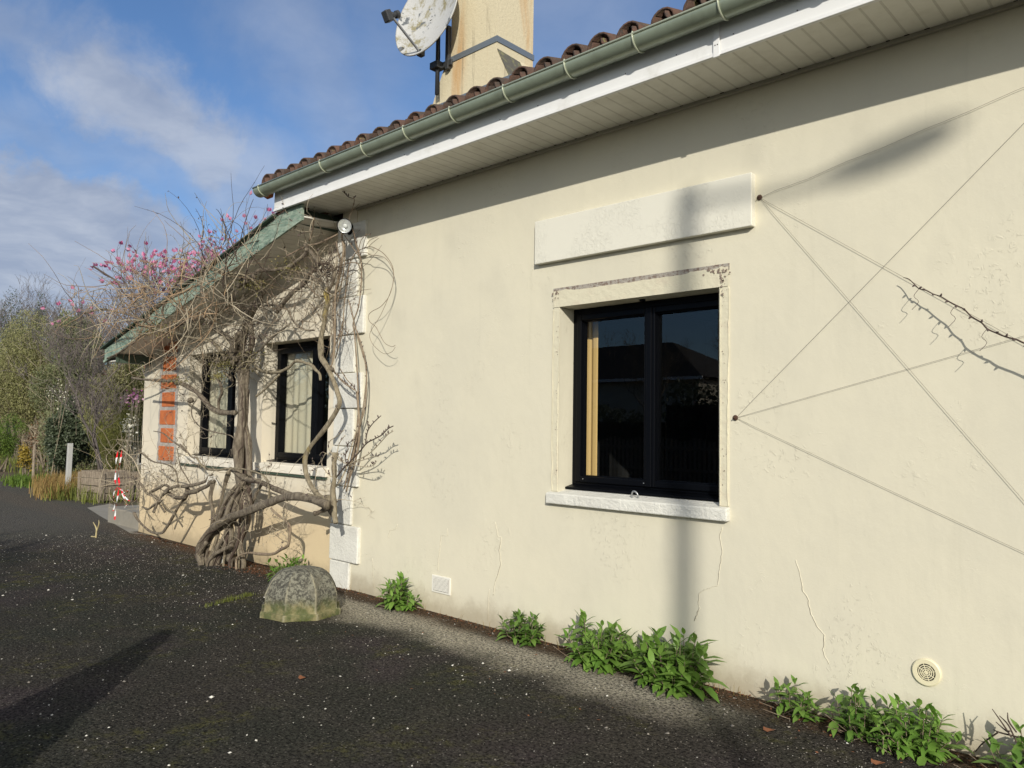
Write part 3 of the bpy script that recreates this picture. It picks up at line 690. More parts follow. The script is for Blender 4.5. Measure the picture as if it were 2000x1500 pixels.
crack(house, [(955, 1150), (951, 1185), (953, 1212)], 2)
crack(house, [(874, 1033), (873, 1046), (861, 1046), (858, 1080), (855, 1115)], 1.8)
crack(house, [(1411, 1030), (1405, 1048), (1409, 1070), (1407, 1110), (1403, 1143), (1376, 1152), (1366, 1158), (1364, 1180), (1366, 1190), (1358, 1208)], 2.2)
crack(house, [(1366, 1186), (1363, 1200), (1356, 1212)], 6)
crack(house, [(1554, 1094), (1562, 1118), (1566, 1155), (1578, 1172), (1582, 1200), (1592, 1222), (1606, 1240), (1604, 1268), (1618, 1296)], 2.4)
crack(house, [(776, 1024), (772, 1033), (761, 1036), (758, 1050)], 1.6)
crack(house, [(727, 1090), (730, 1140), (733, 1160)], 1.6)

# soffit, fascia, gutter
XL = -7.085
so_ = MB(); so_.box((XL+.002, -.494, HZ), (XR, -.0005, HZ+.02)); soff = so_.build('soffit', M_soffit, house)
dts = MB()
for k in range(150):
    x = -6.3+k*.1+.05
    if x > XR: break
    if rng.random() < .93: dts.box((x-.012+rng.normal(0, .003), -.032+rng.normal(0, .003), HZ-.003), (x+.010, -.019, HZ+.0005))
dts.build('vent_slot', M_dark, soff)
ss = MB(); ss.box((-6.36, -.03, HZ-.022), (XR, -.0005, HZ-.0005)); ss.build('wall_trim', mat('grey_trim', (.40, .38, .32), .7), soff)
fa = MB(); fa.box((XL, -.515, HZ-.012), (XR, -.496, HZ+.195)); fa.box((XL, -.523, HZ-.012), (XR, -.5152, HZ+.012))
fa.build('fascia', M_pvc, house, bevel=.003)
fj = MB(); a = P(1400, 85, -.52)[0]; fj.box((a-.02, -.528, HZ-.02), (a+.02, -.5235, HZ+.19)); fjo = fj.build('fascia_joint', M_pvc, house, bevel=.002)
sc_ = MB()
for u, v in ((1402, 93), (1407, 93)): 
    sc_.lathe([(.003, 0), (.003, .003)], (a+(u-1404)*.003, -.5281, HZ+.05), (0, -1, 0), 8)
x = XL+.25
while x < XR: sc_.lathe([(.0035, 0), (.003, .003)], (x, -.5152, HZ+.085), (0, -1, 0), 8); x += .37
sc_.build('nail', M_dark, fjo)
# side closing board of the eave (west end)
cb = MB(); cb.box((XL-.0, -.4955, HZ), (XL+.018, 0.0, HZ+.19)); cb.build('fascia', M_pvc, house)
# gutter: half round with lip
gy, gz, gr_ = -.602, 3.985, .075
gm = MB(); xs = (-7.235, XR)
prof = [(gy+gr_*math.cos(a_), gz-.0+gr_*math.sin(a_)) for a_ in np.linspace(0, -math.pi, 17)]
inner = [(gy+(gr_-.004)*math.cos(a_), gz+(gr_-.004)*math.sin(a_)) for a_ in np.linspace(-math.pi, 0, 17)]
ring = prof+inner
nx = 30; xsn = np.linspace(xs[0], xs[1], nx)
vs = [(x, p[0], p[1]) for x in xsn for p in ring]; L = len(ring)
gm.add(vs, [(i*L+k, i*L+(k+1) % L, (i+1)*L+(k+1) % L, (i+1)*L+k) for i in range(nx-1) for k in range(L)])
gm.add([(xs[0]+.003, p[0], p[1]) for p in prof], [tuple(range(len(prof)))])
gut = gm.build('gutter', M_gutter, house, smooth=True)
lip = MB(); lip.tube([(xs[0], gy-gr_, gz+.004), (xs[1], gy-gr_, gz+.004)], .0085, 8); lip.build('gutter_lip', M_gut2, gut, smooth=True)
bk_x = [-7.12] + [P(u, v, -.66)[0] for u, v in ((627, 318), (708, 288), (790, 262), (880, 240), (985, 198), (1105, 150), (1238, 100), (1405, 40), (1620, -30))]
step = .565; 
while bk_x[-1]+step < XR: bk_x.append(bk_x[-1]+step)
for x in bk_x:
    b_ = MB()
    pr = [(x, gy+(gr_+.004)*math.cos(a_), gz+(gr_+.004)*math.sin(a_)) for a_ in np.linspace(-.2, -math.pi, 14)]
    b_.tube(pr, .0065, 6); b_.tube([(x, gy-gr_-.004, gz), (x, gy-gr_-.002, gz+.016), (x, gy-gr_+.02, gz+.012)], .006, 6)
    b_.build('gutter_bracket', M_gut2, gut, smooth=True)

# roof of curved clay tiles
roof = MB(); RS = .32; y0r, z0r = -.60, 4.035
def rz(y): return z0r+(y-y0r)*RS
yr = 3.6
roof.add([(XL-.1, y0r+.10, rz(y0r+.10)-.035), (XR+.2, y0r+.10, rz(y0r+.10)-.035), (XR+.2, yr, rz(yr)-.035), (XL-.1, yr, rz(yr)-.035)], [(0, 1, 2, 3)])
roof.add([(XL-.1, yr, rz(yr)-.035), (XR+.2, yr, rz(yr)-.035), (XR+.2, 8.2, rz(yr)-(8.2-yr)*RS-.035), (XL-.1, 8.2, rz(yr)-(8.2-yr)*RS-.035)], [(0, 1, 2, 3)])
def barrel(m_, x, ya, yb, r0, r1, lift, up=True):
    n = 8; vs = []
    dz = rng.normal(0, .004); tw = rng.normal(0, .004)
    for (y, r, l_) in ((ya, r0, lift), (yb, r1, lift*.2)):
        for rr in (r, r-.014):
            for k in range(n+1):
                a_ = math.pi*k/n
                s_ = 1 if up else -1
                vs.append((x+tw+rr*math.cos(a_), y, rz(y)+l_+dz+s_*rr*math.sin(a_)*.92 - (0 if up else -.05)))
    q = n+1; fs = []
    for k in range(n):
        fs.append((k, k+1, 2*q+k+1, 2*q+k)); fs.append((q+k, 3*q+k, 3*q+k+1, q+k+1)); fs.append((k, q+k, q+k+1, k+1)); fs.append((2*q+k, 2*q+k+1, 3*q+k+1, 3*q+k))
    m_.add(vs, fs)
tx = -7.12
while tx < XR+.1:
    for r_i in range(11):
        ya = y0r+r_i*.385+rng.normal(0, .008)
        barrel(roof, tx, ya, min(ya+.45, yr), .092+rng.normal(0, .002), .078, .012)
        if r_i < 3: barrel(roof, tx+.115, ya-.03, ya+.42, .085, .09, 0.0, up=False)
    tx += .2335
rf = roof.build('roof', M_tile, house, smooth=True)
pg = MB(); tx = -7.12
while tx < XR+.1:
    pg.add([(tx+.082*math.cos(a_), y0r+.16, rz(y0r+.16)-.04+.10*math.sin(a_)) for a_ in np.linspace(0, math.pi, 8)], [tuple(range(8))]); tx += .2335
pg.build('tile_hollow_shade', M_dark, rf)  # black plates stand in for the shade in the hollows under the tiles
et = MB(); et.prism([(XL-.13, -.60, 3.93), (XL-.13, -.52, 3.90), (XL-.13, -.50, 4.02), (XL-.13, -.60, 4.05)], (.12, 0, 0)); et.build('roof_edge_tile', M_brick, rf, bevel=.01)

# wing roof: verge board, soffit, tiles
def wv(x): return 3.155+.2235*(x+8.626)          # underside of the verge board
YV = -.47; xl, xr_ = -11.80, -6.63
vg = MB()
def tapz(x): return wv(x)+.185+.035*(x-xl)/(xr_-xl)
poly = [(x, YV, wv(x)) for x in np.linspace(xl, xr_-.0, 12)] + [(x, YV, tapz(x)) for x in np.linspace(xr_, xl, 12)]
vg.prism(poly, (0, .025, 0)); vgo = vg.build('verge_board', M_green, house)
tr = MB(); tr.prism([(xl-.01, YV-.012, wv(xl)-.014), (xr_, YV-.012, wv(xr_)-.014), (xr_, YV-.012, wv(xr_)+.022), (xl-.01, YV-.012, wv(xl)+.022)], (0, .0118, 0)); tr.build('verge_trim', M_green, vgo)
tr = MB(); tr.prism([(xl-.04, YV-.05, tapz(xl)+.002), (-7.10, YV-.05, tapz(-7.10)+.002), (-7.10, YV-.05, tapz(-7.10)+.020), (xl-.04, YV-.05, tapz(xl)+.020)], (0, .12, 0)); tr.build('verge_capping', M_dgreen, vgo)
sf = MB(); sf.prism([(xl+.02, YV+.026, wv(xl)+.03), (xr_, YV+.026, wv(xr_)+.03), (xr_, YW+.02, wing_top(xr_)-.012), (xl+.02, YW+.02, wing_top(xl)-.012)], (0, 0, .015)); sf.build('wing_soffit', M_soffit, house)
ev = MB(); ev.prism([(-11.80, YV+.03, wv(-11.8)-.005), (-11.80, YV+.03, wv(-11.8)+.15), (-11.80, 3.6, wv(-11.8)+.15), (-11.80, 3.6, wv(-11.8)-.005)], (.02, 0, 0)); ev.build('wing_fascia', M_green, house)
bb_ = MB(); bb_.prism([(-11.45, YV+.03, wv(-11.45)-.10), (-11.45, YV+.03, wv(-11.45)+.02), (-11.45, YW, wv(-11.45)+.02), (-11.45, YW, wv(-11.45)-.10)], (.025, 0, 0)); bb_.build('eave_end_board', M_dgreen, house)
bs = MB(); bs.box((-11.79, YV+.03, wv(-11.8)-.004), (-11.45, YW+.1, wv(-11.8)+.012)); bs.build('wing_soffit', M_soffit, house)
bb_ = MB(); bb_.box((-6.80, YV+.03, 3.60), (-6.77, YW, 3.755)); bb_.build('beam_end', M_dgreen, house)
wr = MB(); wr.prism([(xl-.03, YV, tapz(xl)+.021), (xr_, YV, tapz(xr_)+.021), (xr_, 3.7, tapz(xr_)+.021), (xl-.03, 3.7, tapz(xl)+.021)], (0, 0, .03))
for k in range(16):
    y = YV+.12+k*.235
    pts = [(x, y, tapz(x)+.05) for x in np.linspace(xl-.05, xr_, 4)]
    wr.tube(pts, .085, 10)
wr.build('wing_roof', M_tile, house, smooth=True)

# chimney
chm = MB(); cy0, cy1 = .30, .78; cx0, cx1 = -5.44, -4.725
def ringz(z, a): return [(cx0-a, cy0-.0, z), (cx1+a, cy0-.0, z), (cx1+a, cy1, z), (cx0-a, cy1, z)]
cx0, cx1 = -5.345, -4.73
lv = [(4.1, .50, .42), (4.45, .36, .27), (4.62, .29, .18), (4.72, .245, .13), (4.84, .19, .065), (4.97, .12, .0), (5.08, .06, 0), (5.19, .015, 0), (5.26, 0, 0), (6.7, 0, 0)]
vs = []
for z, a, ar in lv:
    vs += [(cx0-a, cy0-.002, z), (cx1+ar, cy0-.002, z), (cx1+ar, cy1, z), (cx0-a, cy1, z)]
chm.add(vs, [(i*4+k, i*4+(k+1) % 4, (i+1)*4+(k+1) % 4, (i+1)*4+k) for i in range(len(lv)-1) for k in range(4)])
cho = chm.build('chimney', M_chim, house)
cp = MB(); cp.box((cx0-.07, cy0-.07, 6.7), (cx1+.07, cy1+.07, 6.78)); cp.build('chimney_cap', M_chim, cho)
dm = MB(); dm.add([(cx1+.185, cy0-.003, 4.62), (cx1+.004, cy0-.003, 4.98), (cx1+.004, cy1+.02, 4.95), (cx1+.30, cy1+.02, 4.60)], [(0, 1, 2, 3)])
dm.add([(cx1+.185, cy0-.003, 4.62), (cx1+.30, cy1+.02, 4.60), (cx1+.46, cy1+.02, 4.1), (cx1+.43, cy0-.003, 4.1)], [(0, 1, 2, 3)]); dm.build('cement_fillet', M_dcem, cho)
fl = MB(); zfl = P(843, 213, cy0-.02)[2]; fl.prism([(cx0-.32, cy0-.02, zfl-.16), (cx1+.40, cy0-.02, zfl-.16), (cx1+.40, cy0-.02, zfl+.02), (cx0-.32, cy0-.02, zfl+.02)], (0, .016, 0))
fl.build('flashing', M_lead, cho, bevel=.003)
stz = P(972, 60, cy0)[2]
st = MB(); st.box((cx0-.008, cy0-.010, stz-.10), (cx1+.008, cy0-.0025, stz-.045)); st.box((cx1+.0012, cy0-.002, stz-.10), (cx1+.008, cy1+.01, stz-.045)); st.build('metal_strap', M_lead, cho)

# ================================================================== SATELLITE DISH
yd = .12
dc = P(838, 32, yd)
dish = thing('satellite_dish', 'weathered white satellite dish on an arm beside the chimney', 'satellite dish', dc)
ax = Vector((.08, -.95, .22)).normalized()
m_ = MB(); prof = []
Rd = .385
for i in range(13):
    r = Rd*i/12; prof.append((r, .17*(r/Rd)**2*.42))
prof2 = [(Rd+.010, prof[-1][1]+.006), (Rd+.012, prof[-1][1]-.008)] + [(p[0], p[1]-.006) for p in prof[::-1]]
m_.lathe(prof+prof2, (0, 0, 0), (0, 0, 1), 48)
q = ax.to_track_quat('Z', 'Y')
cen = Vector(dc) - ax*.03
def xf(m_, q, c, sx=1, sy=1):
    m_.v = [tuple(q @ Vector((v[0]*sx, v[1]*sy, v[2])) + Vector(c)) for v in m_.v]
xf(m_, q, cen, 1.0, 1.12)
m_.build('reflector', M_dish, dish, smooth=True)
bot = cen + q @ Vector((0, -Rd*1.1, 0.0)) - ax*.02
lnb = P(766, 30, yd-.42); armb = P(822, 104, yd-.10)
am = MB(); am.tube([armb, lnb+np.array([.015, 0, -.03])], .012, 8); am.build('feed_arm', M_gmetal, dish)
ab = MB(); ab.box(tuple(np.array(armb)-.028), tuple(np.array(armb)+.028)); ab.tube([armb, np.array(cen)-np.array(ax)*.08], .014, 6); ab.build('arm_joint', M_dmetal, dish, bevel=.005)
ld = Vector(np.array(cen)+np.array([0, 0, .1])-lnb).normalized()
ln = MB(); ln.lathe([(.0, -.06), (.032, -.058), (.032, .0), (.02, .01), (.02, .04), (.034, .045), (.036, .075), (0, .08)], lnb, ld, 20); 
ln.build('feed_horn', M_dmetal, dish, smooth=False)
lb = MB(); lb.box((-.038, -.05, -.035), (.038, .05, .03)); xf(lb, ld.to_track_quat('Z', 'Y'), Vector(lnb)-ld*.055); lb.build('converter_box', M_dmetal, dish, bevel=.01)
mtop = P(856, 70, yd+.12); mbot = P(846, 188, yd+.12); mbot[0] = mtop[0]; mtop = np.array([mbot[0], yd+.12, mtop[2]])
mm = MB(); mm.tube([mbot, mtop+np.array([0, 0, .25])], .021, 10); mm.build('mast', M_dmetal, dish, smooth=True)
mp = MB(); mp.tube([mtop, np.array(cen)-np.array(ax)*.02], .035, 8); mp.build('mount', M_dmetal, dish)
ba = P(848, 132, yd+.12); bb = P(876, 118, cy0)
br = MB(); br.box((mbot[0]-.06, yd+.07, ba[2]-.035), (mbot[0]+.05, yd+.17, ba[2]+.03)); br.prism([(mbot[0], yd+.13, ba[2]-.03), (cx0+.05, yd+.14, ba[2]-.03), (cx0+.05, yd+.14, ba[2]+.025), (mbot[0], yd+.13, ba[2]+.025)], (0, .02, 0))
br.box((cx0-.03, cy0-.05, ba[2]-.06), (cx0+.012, cy0-.011, ba[2]+.36)); br.build('wall_bracket', M_dmetal, dish, bevel=.004)
kb = MB(); kb.tube([(mbot[0]+.03, yd+.10, mtop[2]), (mbot[0]+.05, yd+.1, mtop[2]-.2), (mbot[0]+.03, yd+.11, mtop[2]-.35), (mbot[0]+.035, yd+.11, mbot[2])], .006, 5, smooth=5); kb.build('cable', M_black, dish)

# ================================================================== FLOODLIGHT
lc = P(675, 441, -.26)
lamp = thing('floodlight', 'round chrome floodlight under the eave at the house corner', 'light', lc)
ax = Vector((.62, -.72, -.30)).normalized()
l1 = MB(); l1.lathe([(0.0000, 0.0000), (0.0280, 0.0024), (0.0496, 0.0176), (0.0624, 0.0360), (0.0672, 0.0376), (0.0672, 0.0304)], lc, ax, 32, cap=False); l1.build('reflector', M_chrome, lamp, smooth=True)
l2 = MB(); l2.lathe([(0.0000, -0.0600), (0.0360, -0.0560), (0.0560, -0.0240), (0.0704, 0.0240), (0.0736, 0.0400), (0.0688, 0.0416), (0.0680, 0.0240), (0.0480, -0.0160), (0.0000, -0.0240)], lc, ax, 32); l2.build('housing', M_black, lamp, smooth=True)
l3 = MB(); l3.lathe([(0.0192, 0.0096), (0.0208, 0.0224), (0.0096, 0.0272), (0.0000, 0.0280)], lc, ax, 16); l3.build('bulb', mat('frosted', (.75, .75, .74), .3), lamp, smooth=True)
l4 = MB(); l4.lathe([(0.0664, 0.0368), (0.0480, 0.0416), (0.0000, 0.0440)], lc, ax, 24, cap=False); l4.build('front_glass', M_lglass, lamp, smooth=True)
pb = np.array([-6.44, -.01, lc[2]+.055])
l5 = MB(); l5.tube([np.array(lc)-np.array(ax)*.05, pb+np.array([0, -.08, 0]), pb], .017, 8); l5.lathe([(.06, 0), (.06, .035), (.045, .05), (0, .05)], pb+np.array([0, .01, 0]), (0, -1, 0), 16); l5.build('bracket', M_black, lamp)

# ================================================================== WIRES
def eye_bolt(c, label):
    o = MB(); o.lathe([(.016, -.002), (.018, .006), (.012, .012), (0, .014)], (c[0], -.0, c[2]), (0, -1, 0), 12)
    o.tube([(c[0], 0, c[2]), (c[0], -.03, c[2])], .004, 6)
    tag(o.build('eye_bolt', M_rust), label, 'bolt', 'eye bolts holding the wall wires')
A_ = P(1484, 386); B_ = P(1437, 816)
eye_bolt(A_, 'rusty eye bolt beside the upper right corner of the white lintel panel'); eye_bolt(B_, 'rusty eye bolt to the right of the large window')
WY = -.012
def wire(a, b, label, sag=.0, ext=1.9, wob=0):
    pa, pb = P(*a, WY), P(*b, WY); d = (pb-pa)
    pe = pa+d*ext
    pts = []
    for i in range(25):
        t_ = i/24; q_ = pa+(pe-pa)*t_; q_[2] -= sag*4*t_*(1-t_)
        if wob: q_[2] += wob*math.sin(t_*38)*math.exp(-t_*2)
        pts.append(q_)
    pts[0] = np.array([pa[0], WY+.006, pa[2]])
    m_ = MB(); m_.tube(pts, .0011, 5)
    tag(m_.build('trellis_wire', M_wire), label, 'wire', 'wires stretched across the right of the wall')
wire((1484, 386), (2000, 165), 'kinked wire rising right from the upper bolt', .015, 1.8, .006)
wire((1484, 386), (1768, 543), 'wire from the upper bolt to the bare vine shoot', .0, 2.4)
wire((1484, 386), (1775, 720), 'wire falling steeply right from the upper bolt, crossing two others', .0, 2.2)
wire((1437, 816), (1660, 588), 'wire rising steeply right from the lower bolt', .0, 3.2)
wire((1437, 816), (1775, 720), 'wire rising gently right from the lower bolt', .0, 3.0)
wire((1437, 816), (2000, 1076), 'wire falling right from the lower bolt', .008, 1.7)
# short vine shoot on the wires
def pixline(pts, y, w=None):
    out = []
    for k, q_ in enumerate(pts):
        yy = q_[2] if len(q_) > 2 else (y[0]+(y[1]-y[0])*k/(len(pts)-1) if hasattr(y, '__len__') else y)
        out.append(P(q_[0], q_[1], yy))
    return out
sh = thing('vine_shoot', 'thin bare vine shoot hanging on the wires at the right', 'vine', P(2000, 678, -.12))
main = pixline([(1765, 542), (1775, 545), (1787, 556), (1795, 564), (1808, 567), (1822, 574), (1837, 579), (1852, 588), (1867, 596), (1883, 604), (1897, 618), (1917, 630), (1928, 642), (1945, 650), (1965, 658), (1985, 663), (2005, 672), (2060, 690), (2130, 730)], (-.05, -.16))
sm_ = MB(); sm_.tube(main, [.0022+.0028*i/18 for i in range(19)], 6, smooth=3); sm_.build('stem', M_twigd, sh, smooth=True)
bd = MB()
for i in range(2, 18): 
    q_ = main[i]; bd.lathe([(0, 0), (.006, .006), (.004, .014), (0, .02)], q_, (rng.normal(), -.5, rng.normal()), 6)
for i in (3, 8, 12):
    q_ = main[i]; bd.tube([q_, q_+np.array([-.02, -.02, -.04]), q_+np.array([.0, -.01, -.07]), q_+np.array([-.03, -.02, -.11])], .0014, 4, smooth=3)
bd.build('buds', M_bud, sh)

# ================================================================== CLIMBING VINE
vine = thing('climbing_vine', 'old leafless climbing vine with twisted trunk sprawled over the wing wall and verge', 'vine', G(440, 1100))
SRC = []     # (points, radii) of limbs twigs may spring from
def limb(name, pts, y, w, mt=M_bark, sides=9, src=True, knot=.12, w2=None):
    p3 = pixline(pts, y); n = len(p3)
    if p3[0][2] < .16:
        p3 = [p3[0]+np.array([0, 0, -.06-p3[0][2]])]+p3; n += 1
    ww = [w + ((w2 if w2 is not None else w)-w)*k/(n-1) for k in range(n)]
    rr = [pxr(ww[k], p3[k])*(1+rng.normal(0, knot)) for k in range(n)]
    q3, q4 = catmull([np.array(q_) for q_ in p3], rr, 6)
    wob = np.convolve(np.convolve(rng.normal(0, 1, len(q4)+10), np.ones(7)/7, 'valid'), np.ones(5)/5, 'valid')
    q4 = [q4[k]*(1+.24*wob[k]) for k in range(len(q4))]
    m_ = MB(); m_.tube(q3, q4, 14 if np.mean(rr) > .02 else sides, flute=.085 if np.mean(rr) > .015 else 0)
    if np.mean(rr) > .018:          # stringy bark: raised strips that wander round the limb
        for k in range(9):
            a0 = rng.uniform(0, 6.28); tw = rng.normal(0, .10); i0 = rng.integers(0, max(1, len(q3)//2)); i1 = min(len(q3), i0+rng.integers(5, 26))
            st_ = []
            for i in range(i0, i1):
                Tn = q3[min(i+1, len(q3)-1)]-q3[max(i-1, 0)]; Tn = Tn/(np.linalg.norm(Tn)+1e-9)
                U = np.cross(Tn, [.3, 1, .2]); U /= np.linalg.norm(U); V = np.cross(Tn, U); a_ = a0+tw*(i-i0)+.15*math.sin(i)
                st_.append(q3[i]+q4[i]*(.97+.06*math.sin(i*1.7+k))*(math.cos(a_)*U+math.sin(a_)*V))
            if len(st_) > 3: m_.tube(st_, [q4[i0]*.13*math.sin(math.pi*(j+.6)/(len(st_)+.4))+.0008 for j in range(len(st_))], 5, mi=1+k % 2)
    o = m_.build(name, [mt, M_twigd, M_bark2], vine, smooth=True)
    if src: SRC.append((p3, rr))
    return o
# the trunk: plaited strands from the ground to the first fork
T = 'trunk'
limb(T, [(396, 1100), (390, 1083), (394, 1062), (411, 1036), (430, 1022), (454, 1008), (477, 1001), (499, 992), (526, 982), (551, 973), (580, 970), (603, 975), (620, 979), (640, 987)], [-.42]*1+[-.42], 15)
limb(T, [(398, 1094), (400, 1072), (412, 1050), (430, 1034), (450, 1020), (465, 1009)], (-.36, -.34), 8.6)
limb(T, [(412, 1104), (426, 1069), (439, 1044), (450, 1015), (462, 980), (472, 948)], (-.40, -.26), 8.6)
limb(T, [(424, 1104), (433, 1076), (442, 1046), (458, 1010), (470, 975), (478, 940)], (-.34, -.22), 8.6)
limb(T, [(414, 1030), (416, 1003), (411, 973), (414, 953), (419, 932)], (-.34, -.30), 6.5)
limb(T, [(419, 1020), (429, 988), (436, 959), (444, 929), (450, 915)], (-.30, -.24), 7.2)
limb(T, [(423, 1025), (436, 988), (448, 968), (463, 950), (473, 940)], (-.36, -.26), 8.6)
limb(T, [(440, 1014), (448, 988), (460, 966), (472, 945), (478, 925)], (-.36, -.27), 8.6)
limb(T, [(463, 1095), (467, 1066), (477, 1041), (485, 1017), (490, 990), (502, 962), (512, 945)], (-.20, -.18), 6.5)
limb(T, [(482, 1036), (487, 1005), (489, 982), (481, 960), (474, 944)], (-.26, -.26), 7.2)
limb(T, [(475, 1092), (468, 1058), (464, 1035), (456, 1010)], (-.22, -.30), 7.9)
limb(T, [(405, 1100), (418, 1084), (440, 1072), (455, 1064)], (-.45, -.34), 6.5)
limb(T, [(440, 1100), (448, 1075), (452, 1040), (446, 1010)], (-.26, -.3), 10.1)
limb(T, [(392, 1098), (388, 1084), (396, 1070), (404, 1058)], (-.46, -.42), 11.5)
limb(T, [(474, 948), (466, 930), (466, 905), (465, 880), (468, 855), (472, 825), (473, 790), (473, 760), (472, 735), (474, 705)], (-.28, -.22), 19, w2=14)
limb(T, [(486, 948), (487, 920), (486, 895), (485, 865), (479, 830), (478, 800), (479, 760), (482, 720), (478, 690)], (-.22, -.18), 11)
limb(T, [(478, 930), (478, 890), (476, 850), (481, 800), (484, 760)], (-.18, -.16), 8, mt=M_twigd)
limb(T, [(472, 712), (468, 690), (472, 665), (480, 640), (487, 615), (497, 598), (507, 585), (512, 568)], (-.22, -.3), 17, w2=12)
limb(T, [(482, 715), (488, 690), (492, 660), (488, 630), (480, 610)], (-.2, -.28), 10)
limb(T, [(462, 705), (452, 690), (458, 668), (468, 648)], (-.3, -.3), 9)
for k in range(9):      # thinner stems plaited through the foot
    u0, u1 = 400+9*k+rng.normal(0, 3), 452+3.5*k+rng.normal(0, 4)
    y0_ = -.40+.02*k
    limb(T, [(u0, 1100-1.2*k), (u0+(u1-u0)*.3+rng.normal(0, 5), 1062), (u0+(u1-u0)*.65+rng.normal(0, 5), 1010), (u1, 962), (474+rng.normal(0, 5), 930)], (y0_, -.22), rng.uniform(4, 8), mt=[M_bark, M_bark2, M_twigd][k % 3], src=False)
B = 'branch'
limb(B, [(460, 806), (445, 806), (431, 805), (412, 797), (400, 783), (386, 768), (374, 760), (362, 753), (345, 745), (327, 744), (309, 743), (280, 741), (258, 738)], (-.24, -.42), 11, w2=4)
limb(B, [(427, 802), (427, 783), (433, 767), (430, 750), (424, 738)], (-.28, -.35), 5.5)
limb(B, [(455, 745), (447, 735), (437, 727)], (-.26, -.3), 6)
limb(B, [(383, 781), (375, 795), (376, 815), (392, 834), (419, 844), (448, 850), (457, 856)], (-.3, -.26), 2.2, sides=6)
limb(B, [(459, 688), (456, 671), (439, 654), (418, 642), (406, 626), (392, 612)], (-.3, -.5), 10, w2=8)
limb(B, [(440, 700), (428, 682), (410, 664), (392, 662), (376, 660), (357, 656), (339, 651), (310, 645), (288, 638), (270, 634)], (-.32, -.72), 7, mt=M_bark2)
limb(B, [(276, 636), (282, 628), (303, 603), (328, 585), (354, 573), (375, 562), (391, 554)], (-.70, -.62), 5, mt=M_bark2)
limb(B, [(328, 647), (354, 632), (376, 626), (395, 620), (410, 612)], (-.7, -.6), 6, mt=M_bark)
limb(B, [(465, 560), (478, 548), (495, 535), (512, 527), (530, 527), (547, 526), (568, 520), (580, 510), (589, 503), (600, 489), (596, 478)], (-.45, -.3), 7.5)
limb(B, [(395, 522), (407, 524), (435, 534), (467, 535), (491, 545), (510, 565)], (-.75, -.4), 4.5, mt=M_bark2)
limb(B, [(380, 505), (400, 515), (430, 528), (450, 541)], (-.75, -.6), 4, mt=M_bark2)
limb(B, [(540, 610), (564, 579), (578, 566), (591, 556), (607, 533), (621, 518), (636, 514), (650, 522), (652, 540), (648, 556), (640, 572)], (-.3, -.26), 7)
limb(B, [(606, 490), (614, 502), (622, 516)], (-.3, -.3), 6)
limb(B, [(640, 560), (637, 575), (640, 590), (635, 610), (634, 628), (630, 646), (627, 664), (627, 682), (628, 699), (639, 717), (650, 742), (658, 764), (663, 786), (655, 807), (637, 835), (617, 859), (604, 876), (596, 895), (597, 922), (606, 946), (616, 961), (627, 970), (646, 976)], (-.26, -.28), 9, mt=M_bark2)
limb(B, [(668, 440), (668, 466), (671, 490), (662, 540), (656, 565), (654, 600), (654, 650), (652, 690), (648, 712), (641, 722)], (-.2, -.24), 4, mt=M_cane, sides=7)
limb(B, [(654, 884), (653, 900), (652, 911), (653, 934), (650, 957), (652, 980), (653, 1003), (656, 1022)], (-.24, -.30), 9.5, mt=M_bark2)
limb(B, [(614, 1003), (624, 1000), (634, 995), (649, 986), (656, 976)], (-.36, -.26), 9)
limb(B, [(620, 975), (630, 984), (640, 992), (650, 1008)], (-.34, -.28), 8)
limb(B, [(600, 968), (625, 972), (650, 970)], (-.30, -.26), 9, mt=M_bark2)
limb(B, [(450, 915), (477, 934), (507, 941), (529, 951), (548, 959), (570, 966), (590, 968)], (-.30, -.34), 9)
limb(B, [(384, 894), (394, 908), (404, 916), (426, 918), (448, 915), (474, 916), (507, 925), (521, 937), (526, 956), (524, 978)], (-.40, -.36), 4, mt=M_bark2)
limb(B, [(463, 1090), (485, 1080), (507, 1082), (533, 1082), (549, 1073), (562, 1066), (566, 1047), (565, 1028), (557, 1016), (548, 1010), (538, 1002), (529, 993)], (-.30, -.42), 5, mt=M_cane)
limb(B, [(262, 1002), (269, 1015), (282, 1029), (296, 1039), (315, 1041), (324, 1032), (337, 1010), (352, 983), (362, 974), (368, 962)], (-.35, -.30), 5)
limb(B, [(300, 1000), (308, 982), (318, 966), (328, 956), (344, 950), (359, 950), (381, 947), (401, 940), (409, 930), (414, 926)], (-.42, -.34), 6)
limb(B, [(326, 961), (342, 971), (359, 971), (366, 963), (381, 960), (392, 955), (403, 950), (416, 939)], (-.36, -.32), 8)
limb(B, [(294, 961), (310, 953), (322, 947), (330, 954), (318, 968)], (-.4, -.4), 4.5)
limb(B, [(252, 930), (262, 934), (277, 948), (287, 963), (304, 971), (312, 985), (322, 1000)], (-.42, -.36), 4.5)
limb(B, [(278, 990), (290, 994), (304, 984), (320, 976)], (-.4, -.4), 4)
limb(B, [(270, 880), (278, 886), (298, 901), (322, 906), (339, 915), (346, 930), (348, 950)], (-.42, -.40), 3)
limb(B, [(346, 876), (349, 895), (353, 913), (362, 928), (372, 945)], (-.4, -.36), 2.4)
limb(B, [(352, 868), (364, 880), (374, 892), (384, 894)], (-.4, -.36), 3)
limb(B, [(300, 842), (318, 846), (335, 860), (352, 872), (364, 884)], (-.42, -.40), 2.8)
limb(B, [(496, 712), (506, 722), (522, 727), (544, 727), (556, 722), (566, 716), (574, 708), (581, 705), (596, 709), (608, 713), (616, 722), (624, 730), (626, 743)], (-.24, -.22), 6, mt=M_bark2)
limb(B, [(500, 774), (511, 766), (522, 756), (534, 744), (546, 731)], (-.28, -.24), 4.5, mt=M_bark2)
